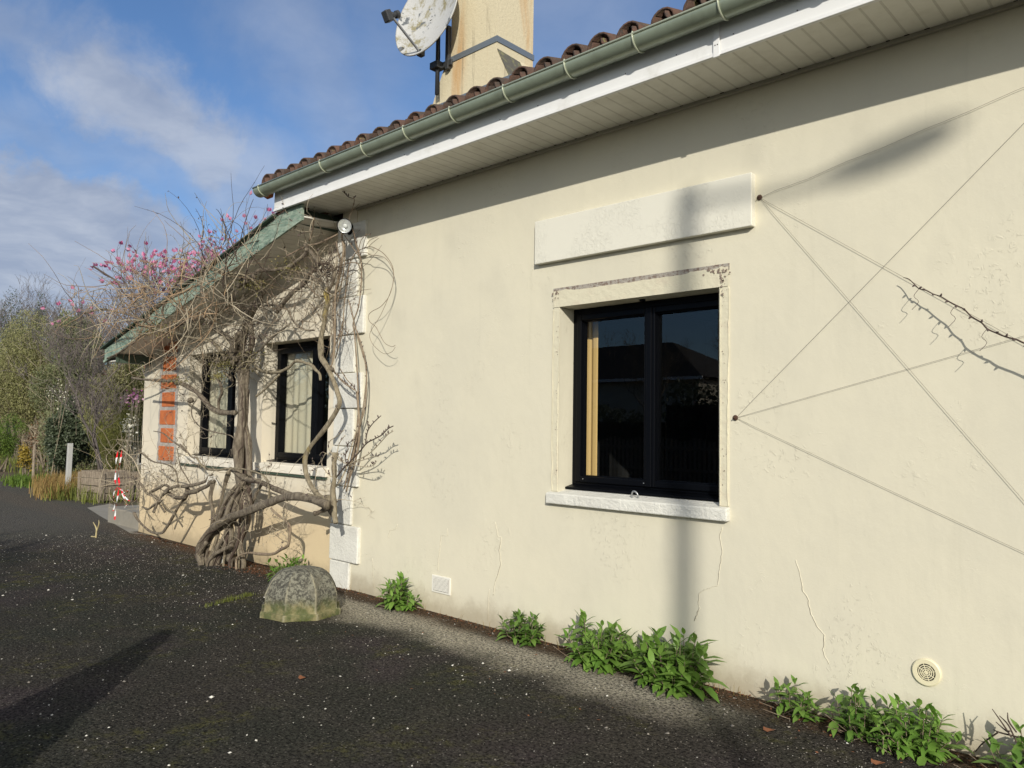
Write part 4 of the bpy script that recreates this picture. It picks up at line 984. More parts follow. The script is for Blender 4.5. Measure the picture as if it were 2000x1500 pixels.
limb(B, [(505, 592), (519, 597), (541, 596), (560, 604), (568, 618), (575, 630), (587, 640), (600, 645), (614, 645)], (-.3, -.22), 3.5)
limb(B, [(472, 700), (500, 690), (525, 665), (545, 648), (566, 633)], (-.26, -.24), 4)
limb(B, [(560, 500), (575, 492), (600, 480), (620, 476), (645, 465), (660, 457)], (-.34, -.22), 3.2, mt=M_cane, sides=6)
limb(B, [(604, 470), (610, 450), (614, 425)], (-.3, -.35), 3.2, mt=M_cane, sides=6)
limb(B, [(400, 590), (393, 560), (402, 535), (415, 520)], (-.8, -.7), 5)
limb(B, [(330, 640), (318, 612), (322, 590), (340, 560), (360, 530)], (-.8, -.9), 4.5)
limb(B, [(300, 638), (275, 622), (240, 612), (200, 604), (165, 612)], (-.8, -1.0), 3.5)
limb(B, [(262, 590), (240, 570), (228, 550), (205, 535), (182, 520)], (-1.0, -1.1), 3.2, mt=M_twigd)
limb(B, [(210, 700), (230, 690), (252, 676), (270, 660), (278, 640)], (-.75, -.74), 3.5)
# knots and gnarled burrs at the forks
kn = MB()
for (u, v, y, r) in ((470, 700, -.24, 9), (455, 708, -.3, 8), (484, 702, -.22, 9), (440, 700, -.34, 7), (425, 705, -.36, 7), (468, 722, -.24, 10), (500, 592, -.3, 8), (512, 572, -.34, 7), (634, 628, -.25, 6), (366, 958, -.33, 7), (405, 612, -.55, 7), (495, 540, -.45, 7), (480, 550, -.5, 7), (648, 722, -.25, 7), (600, 488, -.32, 7), (346, 748, -.35, 6), (392, 1086, -.42, 10), (452, 1090, -.26, 12), (472, 945, -.27, 12), (624, 976, -.32, 7), (372, 782, -.3, 8)):
    c_ = P(u, v, y); rr = pxr(r*1.5, c_)
    m_ = MB(); m_.lathe([(0, -1), (.6, -.8), (.95, -.35), (1, .1), (.8, .6), (.4, .92), (0, 1)], (0, 0, 0), (0, 0, 1), 10)
    vv = np.array(m_.v)*rr*rng.uniform(.8, 1.25, 3) + rng.normal(0, rr*.14, (len(m_.v), 3)) + c_
    kn.add(vv, m_.f)
kn.build('knot', M_bark, vine, smooth=True)

def spline_tangle(name, mt, n, cen, ext, yr_, length, rad, bend, grow=None, parent=None, seg=9, drift=(0, 0, 0), buds=0):
    """n thin wandering stems whose starts lie in an ellipse given in photo pixels, at depth range yr_"""
    A, Bp, R0, R1 = [], [], [], []; budp = []
    for i in range(n):
        a_ = rng.uniform(0, 2*math.pi); rr = math.sqrt(rng.random())
        y = rng.uniform(*yr_)
        p = P(cen[0]+ext[0]*rr*math.cos(a_), cen[1]+ext[1]*rr*math.sin(a_), y)
        d = rng.normal(size=3); d[1] *= .6
        if grow is not None: d = d*.6+np.array(grow)*rng.uniform(.5, 1.3)
        d /= np.linalg.norm(d); L = length*rng.uniform(.4, 1.3)/seg; r = rad*rng.uniform(.6, 1.4)
        curl = rng.normal(0, bend, 3)
        for k in range(seg):
            q_ = p+d*L; q_[1] = min(q_[1], YW-.02 if q_[0] < -6.62 else -.02) if p[1] < .0 else q_[1]
            A.append(p); Bp.append(q_); R0.append(r*(1-.7*k/seg)); R1.append(r*(1-.7*(k+1)/seg))
            if buds and rng.random() < buds: budp.append(q_)
            d = d+np.cross(curl, d)*.5+rng.normal(0, bend*.45, 3)+np.array(drift)*.2; d /= np.linalg.norm(d); p = q_
    o = stick_array(name, A, Bp, R0, R1, mt, parent if parent is not None else vine)
    if buds and budp: leaves('buds', np.array(budp), .028, M_bud, parent if parent is not None else vine, .5)
    return o
def fromlimbs(name, mt, n, sel, length, rad, bend, up=(0, 0, .4), seg=7, fork=.35, buds=.12):
    A, Bp, R0, R1, bp = [], [], [], [], []
    tot = [SRC[i] for i in sel] if sel is not None else SRC
    def grow(p, d, r, L, lvl):
        curl = rng.normal(0, bend, 3)
        for k in range(seg):
            q_ = p+d*L/seg; q_[1] = min(q_[1], (YW if q_[0] < -6.62 else 0)-.015)
            A.append(p); Bp.append(q_); R0.append(r*(1-.65*k/seg)); R1.append(r*(1-.65*(k+1)/seg))
            if rng.random() < buds: bp.append(q_)
            if lvl < 2 and rng.random() < fork:
                e = rng.normal(size=3); e[1] *= .7; e = e/np.linalg.norm(e)+d*.8; e /= np.linalg.norm(e)
                grow(q_, e, r*.6, L*rng.uniform(.25, .6), lvl+1)
            d = d+np.cross(curl, d)*.5+rng.normal(0, bend*.4, 3)+np.array(up)*.12; d /= np.linalg.norm(d); p = q_
    for i in range(n):
        pts, rr = tot[rng.integers(len(tot))]; k = rng.integers(len(pts)-1); f = rng.random()
        p = pts[k]*(1-f)+pts[k+1]*f
        d = rng.normal(size=3)*np.array([1, .6, 1])+np.array(up); d /= np.linalg.norm(d)
        grow(p, d, rad*rng.uniform(.6, 1.4), length*rng.uniform(.35, 1.3), 0)
    o = stick_array(name, A, Bp, R0, R1, mt, vine)
    leaves('buds', np.array(bp), .026, M_bud, vine, .55)
    return o
nT = 20
allb = list(range(nT, len(SRC)))
fromlimbs('twigs', M_twig, 95, allb, .45, .0042, .34)
fromlimbs('twigs', M_twig, 26, [2, 3, 9], .3, .0035, .34)
# dense thickets, each a tuft of thin stems grown at its own place on the wall
spline_tangle('twigs', M_twigo, 95, (290, 590), (165, 42), (-1.25, -.65), .95, .0048, .22, grow=(-.9, 0, .12))
spline_tangle('twigs', M_twig, 85, (300, 590), (170, 50), (-1.3, -.65), .8, .0050, .30)
spline_tangle('twigs', M_twigo, 45, (330, 540), (100, 45), (-1.2, -.7), .8, .0045, .26)
spline_tangle('twigs', M_twig, 45, (430, 500), (85, 50), (-1.0, -.6), .55, .0045, .3, grow=(0, 0, .5), buds=.05)
spline_tangle('twigs', M_twigd, 22, (430, 520), (90, 60), (-1.0, -.6), .9, .006, .2, grow=(.1, 0, .9), buds=.25)
spline_tangle('twigs', M_bark, 70, (478, 575), (62, 48), (-.65, -.15), .5, .0056, .40)
spline_tangle('twigs', M_twigd, 40, (482, 650), (34, 60), (-.4, -.1), .4, .0050, .40)
spline_tangle('twigs', M_bark2, 75, (455, 708), (62, 24), (-.45, -.1), .42, .0056, .42)
spline_tangle('twigs', M_cane, 60, (560, 570), (75, 62), (-.42, -.05), .6, .0044, .30, grow=(.5, 0, .15))
spline_tangle('twigs', M_twig, 48, (625, 560), (36, 70), (-.36, -.05), .5, .0040, .30, grow=(.1, 0, .4), buds=.05)
spline_tangle('twigs', M_cane, 40, (650, 600), (14, 95), (-.3, -.08), .7, .0035, .12, grow=(0.1, 0, .8))
spline_tangle('twigs', M_twigd, 60, (636, 528), (22, 16), (-.34, -.2), .35, .0036, .35)
spline_tangle('twigs', M_twig, 45, (395, 660), (90, 50), (-.6, -.1), .6, .0042, .32)
spline_tangle('twigs', M_twig, 60, (350, 720), (70, 50), (-.5, -.1), .6, .0036, .28)
spline_tangle('twigs', M_twigo, 36, (250, 640), (90, 30), (-1.0, -.6), .7, .0042, .28, grow=(-.4, 0, -.1))
spline_tangle('twigs', M_twig, 60, (290, 940), (55, 60), (-.5, -.3), .45, .0040, .30)
spline_tangle('twigs', M_twig, 34, (245, 920), (40, 70), (-.55, -.3), .6, .0040, .24, grow=(-.3, 0, .3))
spline_tangle('twigs', M_twig, 40, (350, 900), (50, 50), (-.45, -.3), .38, .0032, .30, buds=.12)
spline_tangle('twigs', M_twig, 34, (545, 1020), (24, 34), (-.5, -.3), .28, .0028, .30, buds=.12)
spline_tangle('twigs', M_twig, 26, (525, 925), (40, 22), (-.4, -.3), .22, .0032, .22, grow=(0, 0, .7), buds=.15)
spline_tangle('twigs', M_twig, 26, (480, 1030), (60, 40), (-.5, -.35), .25, .0028, .30)
# lichen tufts
lp = []
for (u, v, e, y, n) in ((432, 712, 12, -.36, 260), (425, 735, 8, -.36, 160), (490, 555, 16, -.45, 180), (300, 642, 24, -.74, 200), (345, 745, 12, -.36, 120), (560, 520, 18, -.38, 120), (478, 700, 20, -.26, 200)):
    for k in range(n): lp.append(P(u+rng.normal(0, e), v+rng.normal(0, e*.45), y+rng.normal(0, .04)))
leaves('lichen', np.array(lp), .022, M_moss, vine, .8)
# white tie on the left stub
stx = MB()
for k in range(7):
    c_ = P(411+rng.normal(0, 2), 928+k*1.6, -.33); r_ = .045
    stx.tube([c_+np.array([r_*math.cos(a_), r_*math.sin(a_)*.8, rng.normal(0, .008)]) for a_ in np.linspace(0, 2*math.pi, 9)], .003, 5)
stx.tube([P(403, 946, -.36), P(407, 934, -.36), P(412, 925, -.35)], .006, 5, smooth=3); stx.tube([P(417, 930, -.36), P(426, 945, -.36), P(424, 956, -.36)], .003, 5, smooth=3)
tag(stx.build('string', M_string), 'white string tied round a vine stub left of the trunk', 'string')

# ================================================================== thin canes at the corner
can = thing('climbing_rose', 'thin bare canes climbing the white corner stones beside the floodlight', 'climber', P(676, 950, -.12))
def cane(pts, y, w, mt=M_cane, bud=True, sides=6, par=can):
    p3 = pixline(pts, y); rr = [pxr(w*(1-.35*k/len(p3)), p3[k]) for k in range(len(p3))]
    m_ = MB(); m_.tube(p3, rr, sides, smooth=5); m_.build('cane', mt, par, smooth=True)
    if bud:
        bp, _ = catmull([np.array(q_) for q_ in p3], rr, 3)
        b_ = MB()
        for q_ in bp[1:-1]:
            if rng.random() < .6:
                dd = Vector((rng.normal(), rng.normal()*.4, .8+rng.random())).normalized()
                s_ = rng.uniform(.7, 1.3); b_.lathe([(0, 0), (.0055*s_, .010*s_), (.0045*s_, .022*s_), (0, .034*s_)], q_, dd, 6)
        if b_.v: b_.build('bud', M_bud, par, smooth=True)
cane([(672, 955), (685, 900), (695, 850), (700, 800), (699, 755), (696, 700), (692, 650), (690, 630), (700, 600), (705, 560), (706, 520), (702, 500), (693, 470), (690, 450)], -.10, 3.4)
cane([(680, 940), (700, 840), (712, 800), (716, 740), (712, 700), (705, 670), (694, 640), (686, 605), (680, 585)], -.13, 3.2)
cane([(690, 900), (704, 830), (712, 775), (716, 720), (708, 690), (697, 655)], -.09, 2.8)
cane([(655, 700), (668, 650), (672, 600), (676, 560), (682, 520), (692, 498), (702, 488)], -.12, 2.8)
cane([(702, 488), (722, 482), (735, 486), (748, 494), (760, 508), (767, 522), (769, 540), (766, 560), (760, 578), (752, 590), (742, 600), (727, 608), (720, 616), (722, 628), (735, 640), (750, 668), (765, 677), (772, 674)], (-.10, -.15), 1.5, bud=False)
cane([(700, 492), (718, 494), (724, 498), (738, 499), (752, 504), (763, 518), (769, 536), (767, 556), (757, 585), (742, 618), (728, 640), (722, 655), (728, 672), (748, 690), (764, 688), (772, 678)], (-.12, -.16), 1.3, bud=False)
cane([(700, 492), (705, 470), (716, 458), (724, 460)], (-.1, -.16), 1.6)
cane([(708, 486), (712, 470), (716, 457)], (-.1, -.2), 1.4, bud=False)
cane([(712, 486), (722, 470), (738, 462)], (-.1, -.2), 1.2, bud=False)
cane([(718, 484), (728, 474), (740, 465)], (-.1, -.2), 1.2, bud=False)
cane([(664, 520), (685, 513), (700, 516), (704, 530)], -.11, 2.2)
cane([(700, 500), (680, 470), (668, 452)], -.16, 2.0)
cane([(706, 510), (696, 476), (690, 452), (682, 430), (688, 408), (692, 392), (690, 384)], (-.10, -.40), 2.0)
cane([(690, 388), (680, 384), (672, 376), (664, 370)], (-.40, -.44), 2.0, mt=M_twigd)
cane([(642, 714), (660, 735), (680, 752), (693, 762)], -.16, 2.2)
cane([(648, 718), (668, 745), (692, 762)], -.17, 2.2)
cane([(664, 720), (678, 742), (690, 754), (696, 765)], -.15, 2.0)
cane([(682, 643), (676, 655), (664, 650), (670, 640), (682, 652), (696, 640)], -.10, 1.4, bud=False)
cane([(656, 470), (662, 500), (668, 520), (660, 560), (650, 600), (652, 660)], -.18, 2.6)
cane([(672, 470), (674, 490), (671, 530), (666, 560), (656, 600)], -.18, 2.6)
cane([(697, 765), (700, 800), (702, 850), (694, 900), (684, 930), (676, 960)], -.12, 5.0, bud=False)
cane([(645, 700), (656, 672), (664, 650), (672, 620)], -.15, 2.4)
# shrub shoots low on the corner
shr = thing('bare_shrub', 'bare budding shoots spreading over the lower white corner stones', 'shrub', P(660, 1000, -.2))
cane([(655, 935), (668, 918), (680, 905), (700, 885), (716, 866), (730, 858), (745, 850), (757, 838), (768, 832)], (-.2, -.28), 3, mt=M_twigd, par=shr)
cane([(678, 910), (695, 900), (715, 890), (730, 878), (745, 862), (758, 848), (768, 842)], (-.2, -.3), 2.4, mt=M_twig, par=shr)
cane([(714, 866), (716, 850), (720, 838), (730, 825), (744, 812)], (-.24, -.28), 2.4, mt=M_twigd, par=shr)
cane([(720, 838), (718, 822)], (-.26, -.28), 2, mt=M_twigd, par=shr)
cane([(684, 908), (700, 910), (718, 912), (730, 908), (736, 900)], (-.2, -.26), 2, mt=M_twig, par=shr)
cane([(686, 906), (710, 898), (730, 892), (740, 892)], (-.2, -.28), 2, mt=M_twig, par=shr)
cane([(682, 908), (665, 900), (650, 888), (642, 875), (644, 862), (658, 852), (672, 840)], (-.2, -.26), 2.2, mt=M_twig, par=shr)
cane([(672, 900), (660, 890), (662, 868), (674, 850)], (-.2, -.22), 2, mt=M_twig, par=shr)
cane([(676, 904), (674, 890), (680, 878), (678, 868), (690, 860)], (-.2, -.22), 2.2, mt=M_twigd, par=shr)
cane([(656, 950), (664, 940), (676, 915), (682, 890), (690, 860), (698, 835)], (-.18, -.14), 3.2, mt=M_twig, par=shr)
cane([(654, 935), (640, 925), (628, 905), (636, 885)], (-.2, -.3), 2.2, mt=M_twig, par=shr)

# ================================================================== PLANTS AT THE FOOT OF THE WALL
LEAFP = [(0, 0, 0), (.28, -.13, .035), (.28, .13, .035), (.28, 0, 0), (.62, -.12, .02), (.62, .12, .02), (.62, 0, -.02), (1, 0, -.10)]
LEAFF = [[0, 1, 3], [0, 3, 2], [1, 4, 3], [4, 6, 3], [3, 6, 2], [6, 5, 2], [4, 7, 6], [7, 5, 6]]
def green_plant(base, hgt, wid, n, label, mt=M_leaf, dead=0, lean=(0, 0)):
    pl = thing('leafy_plant', label, 'plant', base, 'green plants along the foot of the wall')
    V, SA, SB, sr = [], [], [], []
    dv = []
    for i in range(n):
        a_ = rng.uniform(0, 2*math.pi); rr = math.sqrt(rng.random())
        L = hgt*rng.uniform(.55, 1.12)*(1-.45*rr*rr)
        root = np.array(base)+np.array([math.cos(a_)*rr*wid*.18, math.sin(a_)*rr*wid*.12, 0])
        top = root+np.array([math.cos(a_)*rr*wid*.46+lean[0], math.sin(a_)*rr*wid*.34+lean[1], L])
        top[1] = min(top[1], -.02)
        mid = (root+top)/2+np.array([math.cos(a_)*.02, math.sin(a_)*.02, -.01+rng.normal(0, .01)])
        ps = [root, mid, top]; SA += [root, mid]; SB += [mid, top]; sr += [.0035, .003]
        nl = rng.integers(8, 12)
        for k in range(nl):
            f = .30+.70*k/(nl-1); p = mid*(1-(f-.5)*2)+top*(f-.5)*2 if f > .5 else root*(1-f*2)+mid*f*2
            az = k*2.4+rng.normal(0, .3); el = -.15+.85*f**3*1.2+rng.normal(0, .22)
            if k == nl-1: el = 1.1
            X = np.array([math.cos(az)*math.cos(el), math.sin(az)*math.cos(el), math.sin(el)])
            Yv = np.cross([0, 0, 1.], X); Yv /= np.linalg.norm(Yv)+1e-6; Zv = np.cross(X, Yv)
            s_ = hgt*rng.uniform(.28, .48)*(1 if f < .9 else .75); bendz = -rng.uniform(.0, .35)
            for q_ in LEAFP: V.append(p+s_*(X*q_[0]+Yv*q_[1]*1.45+Zv*(q_[2]+bendz*q_[0]**2)))
    V = np.array(V); V[:, 1] = np.minimum(V[:, 1], -.006); V[:, 2] = np.maximum(V[:, 2], .004)
    np_mesh('leaves', V, 8, mt, pl, smooth=True, faces=LEAFF)
    if dead:
        for i in range(dead):
            a_ = rng.uniform(0, 2*math.pi); r0 = np.array(base)+np.array([rng.normal(0, wid*.25), rng.normal(0, .05), .01])
            r1 = r0+np.array([math.cos(a_)*.15, -abs(math.sin(a_))*.1, rng.uniform(.01, .10)]); SA.append(r0); SB.append(r1); sr.append(.0025)
    stick_array('stems', SA, SB, np.array(sr), np.array(sr)*.8, M_cane, pl)
    return pl
def pb(u, v, y=-.14): 
    q_ = G(u, v); return (q_[0], min(q_[1], y), 0)
green_plant(pb(797, 1184, -.12), .26, .33, 28, 'small green plant left of the square vent', dead=5)
green_plant(pb(1040, 1247, -.12), .23, .30, 24, 'green plant between the square vent and the window shadow, on its own', M_leaf2)
green_plant(pb(1188, 1292, -.18), .29, .42, 44, 'bushy green plant below the left end of the large window', dead=12)
green_plant(pb(1350, 1330, -.20), .32, .46, 58, 'largest rounded green plant below the right end of the large window', M_leaf, dead=14)
green_plant(pb(1572, 1388, -.12), .20, .17, 13, 'small green plant between the crack and the round vent', dead=8)
green_plant(pb(1690, 1420, -.15), .22, .24, 18, 'left half of the sprawling pair below the round vent, with dead stems', M_leaf2, dead=26)
green_plant(pb(1815, 1446, -.16), .23, .30, 30, 'right half of the sprawling pair below the round vent', M_leaf, dead=14)
green_plant(pb(2035, 1525, -.22), .24, .36, 28, 'green plant cut by the right edge of the photo', M_leaf2, dead=22)
green_plant((-7.05, -.22, 0), .24, .50, 30, 'green plant peeping out behind the round stone', M_leaf)
green_plant(pb(1745, 1475, -.24), .10, .14, 7, 'tiny green seedling in front of the sprawling pair', M_leaf)
# dry stems at the right edge
dsx = thing('dead_plant', 'dark dead stems leaning on the wall at the lower right edge', 'plant', pb(1960, 1490))
m_ = MB()
for a, b in (((1938, 1385), (1975, 1440)), ((1968, 1392), (1985, 1430)), ((1905, 1468), (1950, 1430)), ((1945, 1410), (1972, 1428)), ((1940, 1425), (1990, 1440)), ((1952, 1398), (1985, 1450))):
    pa_, pb_ = P(*a, -.16), P(*b, -.24); mi_ = (pa_+pb_)/2+rng.normal(0, .012, 3); m_.tube([pa_, mi_, pb_], [.002, .004, .004], 5, smooth=4)
m_.build('stems', M_twigd, dsx)

# ================================================================== ROUND STONE
sp_ = (-5.85, -.83, 0)
st_ = thing('stone_bollard', 'mossy octagonal domed stone standing on the asphalt by the house corner', 'stone', sp_)
m_ = MB(); PR = [(.325, -.02), (.325, .035), (.318, .05), (.292, .055), (.292, .16), (.285, .20), (.262, .255), (.228, .305), (.18, .348), (.12, .372), (.05, .380), (0, .382)]
pp_, hh_ = catmull([np.array([a, b, 0.]) for a, b in PR], [0]*len(PR), 5)
vs = []; NS = 96
for q_ in pp_:
    r, h = max(q_[0], 0), q_[1]
    for k in range(NS):
        an = 2*math.pi*k/NS; sec = (an % (math.pi/4))-math.pi/8
        oct_ = math.cos(math.pi/8)/math.cos(sec)
        f_ = 1-.6*max(0, (h-.345)/.04)
        rr = r*(1+(oct_**1.25-1)*f_)
        nz_ = .0025*math.sin(an*11+h*30)*math.sin(h*27+an*3)
        rr = rr+nz_+rng.normal(0, .0007) if r > .01 else 0
        vs.append((sp_[0]+rr*1.08*math.cos(an+.62), sp_[1]+rr*1.08*math.sin(an+.62), h))
n = len(pp_)
m_.add(vs, [(i*NS+k, i*NS+(k+1) % NS, (i+1)*NS+(k+1) % NS, (i+1)*NS+k) for i in range(n-1) for k in range(NS)])
so2 = m_.build('dome', M_stone, st_, smooth=False)

# ================================================================== small stuff on the ground
def chips(n, xr, yr, size, name, mt, label, cat=None, dens=None, z=.0):
    pts = []
    while len(pts) < n:
        x = rng.uniform(*xr); y = rng.uniform(*yr)
        if dens is not None and rng.random() > dens(x, y): continue
        if -6.09 < x < -5.5 and -1.12 < y < -.48: continue
        pts.append((x, y))
    pts = np.array(pts); N = len(pts)
    s_ = size*rng.lognormal(0, .45, N)
    base = np.array([(1, 0, 0), (0, 1, 0), (-1, 0, 0), (0, -1, 0), (0, 0, .8), (0, 0, -.3)], float)
    an = rng.uniform(0, 6.28, N); ca, sa = np.cos(an), np.sin(an)
    asp = rng.uniform(.5, 1, N)
    V = np.zeros((N, 6, 3))
    bx = base[:, 0][None]*s_[:, None]; by = base[:, 1][None]*(s_*asp)[:, None]
    V[:, :, 0] = pts[:, 0:1]+bx*ca[:, None]-by*sa[:, None]; V[:, :, 1] = pts[:, 1:2]+bx*sa[:, None]+by*ca[:, None]
    V[:, :, 2] = z+s_[:, None]*.45+base[:, 2][None]*s_[:, None]*.6
    V += rng.normal(0, 1, V.shape)*s_[:, None, None]*.13
    V[:, :, 1] = np.minimum(V[:, :, 1], .3)
    o = np_mesh(name, V.reshape(-1, 3), 6, mt, faces=[[0, 1, 4], [1, 2, 4], [2, 3, 4], [3, 0, 4], [1, 0, 5], [2, 1, 5], [3, 2, 5], [0, 3, 5]])
    tag(o, label, cat, kind='stuff'); return o
def nz(x, y): return .5+.5*math.sin(x*2.1+math.sin(y*3.3)*1.4)*math.sin(y*2.7+1.3*math.sin(x*1.7))
chips(2100, (-12.5, 0.5), (-4.0, -.02), .0034, 'stone_chips', M_chipw, 'white stone chips scattered over the dark asphalt', 'gravel', lambda x, y: .18+.55*nz(x, y)+(.5 if x < -6 and y > -2 else 0))
chips(230, (-12.5, .5), (-4.0, -.05), .0068, 'stone_chips', M_chipw, 'larger white chips scattered over the dark asphalt', 'gravel', lambda x, y: .2+.5*nz(x, y))
chips(9000, (-12.0, .6), (-3.2, -.01), .0038, 'gravel', M_pebb, 'fine grey gravel on the asphalt near the wall', 'gravel', lambda x, y: .08+.5*math.exp(-((y+.5)/.45)**2)+(.35 if x < -6.5 and y > -1.6 else 0))
pts = []
for k in range(1500):
    x = rng.uniform(-11.5, .3); y = -abs(rng.normal(0, .07))-.005
    if x > -1.9: y *= 2.2
    pts.append((x, y, .004+abs(rng.normal(0, .006))))
for k in range(520): pts.append((-8.0+rng.normal(0, .42), -.22+rng.normal(0, .10), .006+abs(rng.normal(0, .02))))
for k in range(60): pts.append((rng.uniform(-7, .3), rng.uniform(-1.4, -.2), .006))
o = leaves('fallen_leaves', np.array([(p[0], min(p[1], -.012), p[2]) for p in pts]), .022, M_dead, None, .55)
v = np.zeros(len(o.data.vertices)*3, np.float32); o.data.vertices.foreach_get('co', v); v = v.reshape(-1, 3)
v[:, 2] = np.clip(v[:, 2]*.45, .003, .1); v[:, 1] = np.minimum(v[:, 1], .05); o.data.vertices.foreach_set('co', v.reshape(-1)); tag(o, 'brown dead leaves and litter along the foot of the wall', 'leaves', kind='stuff')
# single larger dead leaves
for i, (u, v_, lb) in enumerate(((1700, 1428, 'curled brown dead leaf at the base of the sprawling plants'), (1500, 1428, 'brown dead leaf lying alone on the asphalt left of the sprawling plants'), (590, 1326, 'orange dead leaf alone on the dark asphalt below the round stone'), (1712, 1492, 'brown dead leaf at the bottom edge of the photo'))):
    c_ = G(u, v_); c_[1] = min(c_[1], -.1); s_ = .03
    vs = [c_+np.array([s_*math.cos(a_)*(1+.3*math.cos(3*a_)), s_*.6*math.sin(a_), .010+.008*math.cos(2*a_)]) for a_ in np.linspace(0, 2*math.pi, 10)[:-1]]
    m_ = MB(); m_.prism(vs, (0, 0, .0015)); tag(m_.build('dead_leaf', M_dead), lb, 'leaf')
c_ = G(452, 1097); m_ = MB(); m_.lathe([(0, -1), (.7, -.7), (1, 0), (.75, .7), (0, 1)], (0, 0, 0), (0, 0, 1), 9)
vv = np.array(m_.v)*np.array([.05, .04, .05]); vv += rng.normal(0, .005, vv.shape); vv += np.array([c_[0]+.10, c_[1]-.14, .045]); m_.v = [tuple(q_) for q_ in vv]
tag(m_.build('white_stone', M_chipw), 'white stone at the foot of the vine trunk', 'stone')
# weeds along a joint in the asphalt
def blades(pts, h, r, mt, name, label=None, cat='grass', lean=.5, parent=None, kind='stuff'):
    pts = np.array(pts); n = len(pts); d = rng.normal(size=(n, 3)); d[:, 2] = 0; d /= np.linalg.norm(d, axis=1)[:, None]
    H = (h*rng.uniform(.4, 1.3, n))[:, None]; ln = rng.uniform(.1, lean, n)[:, None]
    s_ = np.cross(d, [0, 0, 1.]); W = s_*r
    up = np.array([[0, 0, 1.]])
    V = np.stack([pts-W, pts+W, pts+up*H*.6+d*H*ln*.35+W*.8, pts+up*H*.6+d*H*ln*.35-W*.8, pts+up*H*(1-ln*.3)+d*H*ln, ], 1)
    V = np.stack([V[:, 0], V[:, 1], V[:, 2], V[:, 3], V[:, 4], V[:, 4]+.0005], 1).reshape(-1, 3)
    o = np_mesh(name, V, 6, mt, parent, faces=[[0, 1, 2, 3], [3, 2, 4, 5]])
    if label: tag(o, label, cat, kind=kind)
    return o
ga, gb = G(385, 1190), G(492, 1162)
pts = []
for k in range(420):
    t_ = rng.beta(2.2, 1.1); q_ = ga+(gb-ga)*t_+np.array([rng.normal(0, .02), rng.normal(0, .02), 0]); pts.append(q_+(gb-ga)*(.05*math.sin(k*.7))*0+np.array([0, .035*math.sin(t_*17)+.02*math.sin(t_*41), 0]))
blades(pts, .035, .0016, M_grs, 'moss_strip', 'strip of yellow-green grass in a joint left of the round stone', lean=.9)
pts = [np.array([sp_[0]+.33*math.cos(a_), sp_[1]+.33*math.sin(a_), 0]) for a_ in np.concatenate([rng.uniform(-.7, .3, 60), rng.uniform(2.6, 3.9, 60)])]
blades(pts, .03, .0014, M_grs, 'weeds', 'short green weeds round the base of the round stone', lean=.9)
pts = [np.array([rng.uniform(-7, -.5), -abs(rng.normal(0, .04))-.01, 0]) for _ in range(150)]
blades(pts, .07, .0012, M_dryg, 'dry_weeds', 'sparse dry grass blades along the foot of the wall', lean=.6)
m_ = MB(); b0 = G(187, 1050)
m_.tube([b0, b0+np.array([.01, 0, .12]), P(182, 1020, b0[1])], [.012, .01, .004], 5, smooth=4); m_.tube([b0+np.array([0, 0, .05]), P(193, 1024, b0[1]), P(193, 1016, b0[1])], [.008, .007, .003], 5, smooth=4); m_.tube([b0+np.array([-.12, -.02, .006]), b0+np.array([-.03, 0, .01]), b0+np.array([0, 0, .05])], .007, 5, smooth=3)
tag(m_.build('dry_weed', mat('straw', (.45, .38, .2), .9)), 'forked dry straw stalk on the asphalt near the concrete step', 'weed')

# ================================================================== LEFT BACKGROUND
# concrete step
m_ = MB(); m_.box((-13.1, .12, -.02), (-11.76, 1.1, .24)); tag(m_.build('concrete_step', M_conc, bevel=.012), 'low pale concrete step against the end of the wing', 'step')
# barrier tape
tp = thing('barrier_tape', 'red and white barrier tape hanging from a bare branch', 'tape', P(232, 880, -.5))
def tape(pts, y, w=5):
    p3 = pixline(pts, y); p3, _ = catmull([np.array(q_) for q_ in p3], [0]*len(p3), 6)
    p3 = np.array(p3); m_ = MB(); acc = 0
    for i in range(len(p3)-1):
        a, b = p3[i], p3[i+1]; tw = math.sin(i*.5)*.7; wv_ = np.array([math.cos(tw), math.sin(tw)*.6, .25])*pxr(w, a)
        acc += np.linalg.norm(b-a); m_.add([a-wv_, a+wv_, b+wv_, b-wv_], [(0, 1, 2, 3)], int(acc/.10) % 2)
    m_.build('tape_strip', [M_red, M_wt], tp)
tape([(230, 881), (227, 900), (226, 920), (225, 940), (228, 952)], -.55); tape([(238, 880), (235, 900), (231, 925), (233, 945), (230, 952)], -.5)
tape([(230, 952), (240, 958), (250, 956), (244, 962), (234, 955)], -.5, 4); tape([(229, 952), (222, 965), (224, 985), (221, 998)], -.5, 4)
tape([(232, 955), (229, 975), (226, 995), (224, 1015)], -.55, 4.5); tape([(236, 955), (242, 972), (247, 985), (243, 992)], -.5, 4.5); tape([(240, 965), (252, 978), (266, 976)], -.5, 4)
tk = MB(); tk.tube([P(228, 884, -.52), P(236, 877, -.52), P(246, 884, -.5), P(262, 900, -.45), P(275, 930, -.42)], .006, 6, smooth=4); tk.build('support_twig', M_twig, tp)
# post
b0 = G(131, 970); px_ = MB(); s_ = .045; px_.prism([(b0[0]-s_, b0[1]-s_, -.05), (b0[0]+s_, b0[1]-s_, -.05), (b0[0]+s_, b0[1]+s_, -.05), (b0[0]-s_, b0[1]+s_, -.05)], (.05, 0, 1.17))
tag(px_.build('fence_post', mat('pale_post', (.42, .42, .40), .8, bump=(20, .4, .01)), bevel=.006), 'short leaning pale grey post in the dry grass', 'post')
b0 = G(64, 948); px_ = MB(); px_.tube([(b0[0], b0[1], 0), (b0[0], b0[1], 1.0)], .035, 7); tag(px_.build('wooden_post', M_wood), 'thin wooden post behind the yellow shrub at the left', 'post')
